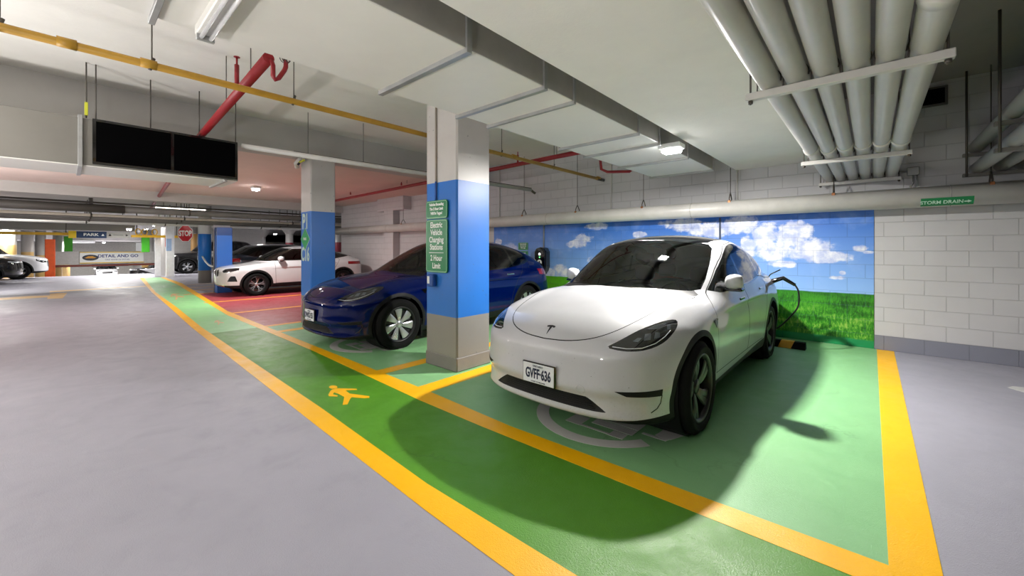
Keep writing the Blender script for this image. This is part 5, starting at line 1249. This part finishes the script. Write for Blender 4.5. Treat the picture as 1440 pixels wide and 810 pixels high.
# wheel stops
def wheel_stop(x0, x1, y, lab):
    t = thing('wheel_stop', lab, 'wheel stop', ((x0+x1)/2, y, 0)); w = (x1-x0)/2
    MB().prism([(-.075, 0), (.075, 0), (.045, .10), (-.045, .10)], -w, w, lambda u, v, h: (h, u, v)).build('rubber_block', M_RUB, t)
    n = 6
    for k in range(n):
        xx = -w+.04+(2*w-.08)*(k+.15)/n; MB().prism([(-.0765, .003), (-.0465, .1015), (.0465, .1015), (.0765, .003)], xx, xx+.16, lambda u, v, h: (h+v*.4, u, v)).build('yellow_stripe', mat('stripe_yellow', '#e0a010', .5), t)
wheel_stop(-2.85, -.70, 7.12, 'black and yellow rubber wheel stop behind the white car')
wheel_stop(-7.0, -5.1, 7.05, 'black and yellow rubber wheel stop behind the blue car')

# ---------------------------------------------------------------- lamps
M_LED = emat('led_lens', '#ffffff', 45.0)
lamp_no = 0
def lamp(x, y, z, power, label, size=.14, col=(1.0, .965, .92), light=True, s=.10):
    t = thing('ceiling_light', label, 'ceiling light', (x, y, z))
    MB().bbox(-s-.03, s+.03, -s*.7-.03, s*.7+.03, .0, .06, .008).build('housing', M_SIGNW, t)
    MB().bbox(-s, s, -s*.7, s*.7, -.045, .004, .008).build('lens', M_LED, t)
    if light:
        l = bpy.data.lights.new('lamp_light', 'AREA'); l.shape = 'RECTANGLE'; l.size = size; l.size_y = size*.7; l.energy = power*.42; l.color = col; l.spread = PI; l.specular_factor = 1.0 if power < 999 and x > -15 else .12
        o = bpy.data.objects.new('lamp_light', l); C.objects.link(o); o.parent = t; o.location = (0, 0, -.05)
    return t
ml = lamp(-1.84, 5.02, 2.685, 700, 'glaring square lamp fixed under the long white duct')
lamp(-13.0, 3.65, 3.13, 330, 'bright ceiling lamp over the red bays')
for (x, y, z, pw, lab) in ((-5.5, -1.6, 3.60, 75, 'ceiling lamp over the driveway behind the viewer'), (-12.5, -3.6, 3.12, 160, 'ceiling lamp over the driveway far left out of view'), (-21.5, -1.9, 3.12, 300, 'ceiling lamp above the far driveway'), (-25.0, 2.0, 2.3, 130, 'added fill lamp near the flat duct above the far walkway'), (-37.5, 2.6, 2.4, 700, 'added fill lamp facing the banner over the ramp'), (-30.5, -3.2, 2.6, 600, 'added fill lamp over the cars at the far left'), (-10.5, 6.6, 3.12, 60, 'small lamp over the red bays near the wall')):  # flat duct, banner and far-left car lamps are added to brighten the far end
    if 'small' in lab: continue
    lamp(x, y, z, pw, lab)
def fill_pendant(x, y, z, zt, power, label):  # bulbs added out of view to brighten ceiling and driveway
    t = thing('added_fill_bulb', label, 'ceiling light', (x, y, z))
    mb = MB(); mb.lathe([(-.06, .001), (-.05, .035), (0, .055), (.05, .035), (.07, .02)], 'z', n=20); mb.build('bulb', M_LED, t)
    mb = MB(); mb.tube([(0, 0, .07), (0, 0, .16)], .03, 12); mb.tube([(0, 0, .16), (0, 0, zt-z)], .008, 6); mb.build('stem', M_ROD, t)
    l = bpy.data.lights.new('fill_bulb_light', 'POINT'); l.shadow_soft_size = .12; l.energy = power; l.color = (1, .97, .94)
    o = bpy.data.objects.new('fill_bulb_light', l); C.objects.link(o); o.parent = t; o.location = (0, 0, -.2)
def added_uplight(x, y, power, label):  # unseen tripod lights, added only to brighten the ceiling
    t = thing('added_uplight', label, 'added fill light', (x, y, 0))
    for k in range(3):
        a = k*2*PI/3+.4; mb = MB(); mb.tube([(.02*math.cos(a), .02*math.sin(a), .55), (.38*math.cos(a), .38*math.sin(a), .012)], .012, 8); mb.build('leg', M_PLAST, t)
    mb = MB(); mb.tube([(0, 0, .45), (0, 0, .86)], .014, 10); mb.build('pole', M_PLAST, t)
    MB().bbox(-.16, .16, -.12, .12, .86, .93, .012).build('lamp_head', M_PLAST, t); MB().bbox(-.14, .14, -.10, .10, .928, .936, .003).build('lens', emat('added_uplight_lens', '#fff8ee', 20.0), t)
    l = bpy.data.lights.new('added_uplight_lamp', 'AREA'); l.shape = 'RECTANGLE'; l.size = .26; l.size_y = .18; l.energy = power; l.color = (1, .965, .93)
    o = bpy.data.objects.new('added_uplight_lamp', l); C.objects.link(o); o.parent = t; o.location = (0, 0, .95); o.rotation_euler = (PI, 0, 0)
added_uplight(-1.1, -1.6, 90, 'added tripod fill light aimed up behind the viewer under the dropped slab')
added_uplight(-5.4, -2.4, 110, 'added tripod fill light aimed up on the driveway behind the viewer')
added_uplight(-12.5, -3.2, 150, 'added tripod fill light aimed up far left on the driveway')
fill_pendant(-6.2, -2.9, 2.25, 3.7, 160, 'added fill bulb hung over the driveway behind the viewer at the left')
fill_pendant(-.9, -3.2, 2.0, 2.82, 90, 'added fill bulb hung under the dropped slab behind the viewer')
fill_pendant(-13.5, -3.4, 2.2, 3.2, 260, 'added fill bulb hung over the driveway far left behind the viewer')
for i, (px, py, Z, pw, lab) in enumerate(((145, 318, 21, 420, 'far lamp above the PARK sign'), (218, 317, 21, 300, 'far lamp above the grey service door'), (205, 322, 24, 0, 'fainter far lamp beside the yellow hoops'), (146, 341, 34, 900, 'far lamp below the PARK sign'), (205, 341, 36, 600, 'far lamp near the right green post'), (75, 338, 32, 500, 'far lamp by the orange column'),
        (364, 315, 22, 350, 'far lamp seen beyond the flat blue column'), (387, 329, 30, 500, 'far lamp above the dark car roof'), (0, 313, 20, 350, 'far lamp at the left picture edge'))):
    q = P(px, py, Z); lamp(q[0], q[1], q[2], pw, lab, .3, light=pw > 0, s=.11)
q = P(255, 293, 15); mbr = MB(); mbr.tube([(0, -.5, .05), (0, -.5, 3.2-q[2])], .01, 6); mbr.tube([(0, .5, .05), (0, .5, 3.2-q[2])], .01, 6)
tl = thing('tube_light', 'lit fluorescent strip under the far ceiling above the stop sign', 'light fitting', q)
MB().bbox(-.05, .05, -.75, .75, .0, .05, .005).build('housing', M_SIGNW, tl); MB().bbox(-.04, .04, -.73, .73, -.03, 0, .005).build('tube', emat('tube_lit', '#fff6e8', 6.0), tl); mbr.build('hanger_rod', M_ROD, tl)
l = bpy.data.lights.new('ramp_fill_lamp', 'AREA'); l.size = 2.5; l.energy = 3500; l.specular_factor = .15; l.color = (1, .97, .93); rl = thing('ceiling_light', 'added large flat fill lamp panel over the down ramp', 'ceiling light', (-62.5, 1, 1.95)); MB().bbox(-1.3, 1.3, -1.3, 1.3, 0, .25, .02).build('housing', M_SIGNW, rl)  # added fill that whitens the ramp walls; its housing is made up too
o = bpy.data.objects.new('ramp_fill_lamp', l); C.objects.link(o); o.parent = rl; o.location = (0, 0, -.02)

# ---------------------------------------------------------------- cars
wc, fT = make_tesla('parked_car', 'white electric hatchback with black wheels, plate GVFF 636', (-1.95, 2.50), M_WHITE, 'ten', 'GVFF\u00b7636')
bc, _ = make_tesla('parked_car', 'deep blue electric hatchback with silver wheels behind the near column', (-6.02, 2.38), M_BLUE, 'wedge', 'DWKS\u00b7251', .3)
# charging handle and cable on the white car
hx0 = surf_side(fT, 4.30, .985)-.01; q0 = Vector((-1.95+hx0, 6.80, .985)); q1 = q0+Vector((.13, .03, .05)); q2 = q0+Vector((.27, .02, -.04))
ch = thing('charging_plug', 'black charging handle plugged into the white car tail', 'charging plug', q0)
mb = MB(); mb.tube([Vector((-.06, .02, -.01)), Vector((0, 0, 0)), (q1-q0), (q2-q0)], [.028, .034, .030, .022], 12); mb.build('grip', M_GLOSSB, ch)
mb = MB(); mb.tube([Vector((-.05, 0, .05)), Vector((-.02, 0, .10)), Vector((.10, 0, .17))], .008, 6); mb.build('port_flap', M_GLOSSB, ch)
cable([q2, q2+Vector((.04, 0, -.10)), q2+Vector((.03, .02, -.30)), q2+Vector((-.08, .05, -.48)), q2+Vector((-.22, .10, -.64)), q2+Vector((-.42, .13, -.76)), q2+Vector((-.8, .2, -.90))], 'black cable falling from the charging handle behind the white car', .011)
cable([P(749, 373, 9.25), P(755, 370, 9.4), P(760, 371, 9.5), P(763, 376, 9.55)], 'short black cable between the wall charger and the blue car tail', .02)
# white crossover
bP, bW = spec(4.36, 1.82, 1.53, 1.02, .84, 1.05, 1.95, 3.1, 4.15, .24, .345, .84, 2.67, rear_z=1.10, blunt=-.01)
bF = car_feats(4.36, 1.82, 1.53, 1.02, .84, 1.05, 1.95, 3.1, 4.15, 1.10, .84, 2.67, .345, clad=.36)
bF += [('kidney', [(.03, .60), (.19, .60), (.24, .72), (.20, .80), (.04, .80)], 'front', front(.3), 0, 0), ('headlight', [(.42, .76), (.52, .72), (.75, .74), (.92, .80), (.90, .86), (.7, .85), (.5, .82)], OB, front(.3), 0, 0),
       ('fog', [(.66, .46), (.90, .46), (.86, .62), (.76, .62)], OB, front(.3), 0, 0), ('skid', [(-.3, .27), (.45, .27), (.6, .36), (.5, .36), (.4, .33), (-.3, .33)], 'front', front(.2), 0, 0),
       ('tail_light', [(.45, .96), (.9, .98), (.95, .88), (.5, .86)], 'front', lambda x, y, z: y > 3.7, 0, 0)]
make_car('parked_car', 'white crossover with black lower trim parked on the red bay', (-14.8, 3.1), 0, bP, bW, bF, M_SILVERWHITE, .03, 'yspoke')
def generic(label, org, rot, paint_, L=4.8, W=1.95, H=1.80, hz=1.12, nz=.95, R=.38, h=.045, zoff=0.0, tum=.22, rim='plain'):
    ws0, ws1, r1, r2 = 1.25, 1.95, L-.9, L-.12; y0, wb = .92, L-1.95; rz = hz+.06
    p_, w_ = spec(L, W, H, hz, nz, ws0, ws1, r1, r2, .26, R, y0, wb, rz, tum=tum)
    ft = car_feats(L, W, H, hz, nz, ws0, ws1, r1, r2, rz, y0, wb, R, clad=.38)
    ft += [('grille', [(-.3, .55), (.42, .55), (.46, .84), (-.3, .84)], 'front', front(.3), 0, 0), ('headlight', [(.50, .76), (.80, .76), (.97, .84), (.95, .93), (.7, .91), (.5, .88)], OB, front(.3), 0, 0),
           ('hl_strip', [(.52, .84), (.93, .88), (.93, .91), (.52, .87)], OB, front(.3), 0, 0), ('tail_light', [(.66, 1.02), (W/2+.1, 1.03), (W/2+.1, .88), (.70, .88)], 'front', lambda x, y, z: y > L-.38, 0, 0)]
    return make_car('parked_car', label, org, rot, p_, w_, ft, paint_, h, rim, zoff=zoff)
generic('black off-road car facing left beyond the round blue column', (-29.6, 3.75), 0, M_BLACKP, H=1.9, hz=1.22, nz=1.1, tum=.14)
generic('dark grey estate car with red tail lamp behind the white crossover', (-19.9, 9.2), PI, M_GREYP, H=1.62, hz=1.05)
generic('white sport utility car with dark roof by the orange column', (-30.1, -.45), PI, M_SILVERWHITE, H=1.85, hz=1.15)
generic('black sport utility car at the left picture edge', (-26.6, -1.1), PI, M_BLACKP, H=1.9, hz=1.18)
generic('black pickup on the down ramp left of the grey door', (-52.3, 4.2), math.radians(-6), M_BLACKP, H=1.75, zoff=-1.52)
generic('small silver white car coming up the ramp below the banner', (-66.5, 3.5), math.radians(90), M_SILVERWHITE, W=1.85, H=1.55, hz=1.0, nz=.85, zoff=-2.15)

# ---------------------------------------------------------------- camera, world
cam = bpy.data.cameras.new('camera'); cam.sensor_width = 36; cam.lens = F_PX/1440*36; cam.shift_y = -(405-HY)/1440.0; cam.clip_end = 300; cam.clip_start = .05
co = bpy.data.objects.new('camera', cam); C.objects.link(co); co.location = (0, 0, CAMH); co.rotation_euler = (PI/2, 0, YAW); sc.camera = co
w = bpy.data.worlds.new('world'); sc.world = w; w.use_nodes = True
bg = w.node_tree.nodes['Background']; bg.inputs[0].default_value = (.80, .79, .78, 1); bg.inputs[1].default_value = .5
sc.view_settings.view_transform = 'Standard'; sc.view_settings.look = 'None'; sc.view_settings.gamma = 1; sc.view_settings.exposure = 0.08
sc.view_settings.use_curve_mapping = False
sc.cycles.max_bounces = 8; sc.cycles.diffuse_bounces = 5; sc.cycles.glossy_bounces = 4; sc.cycles.transparent_max_bounces = 12; sc.cycles.sample_clamp_indirect = 6.0
sc.cycles.use_denoising = True
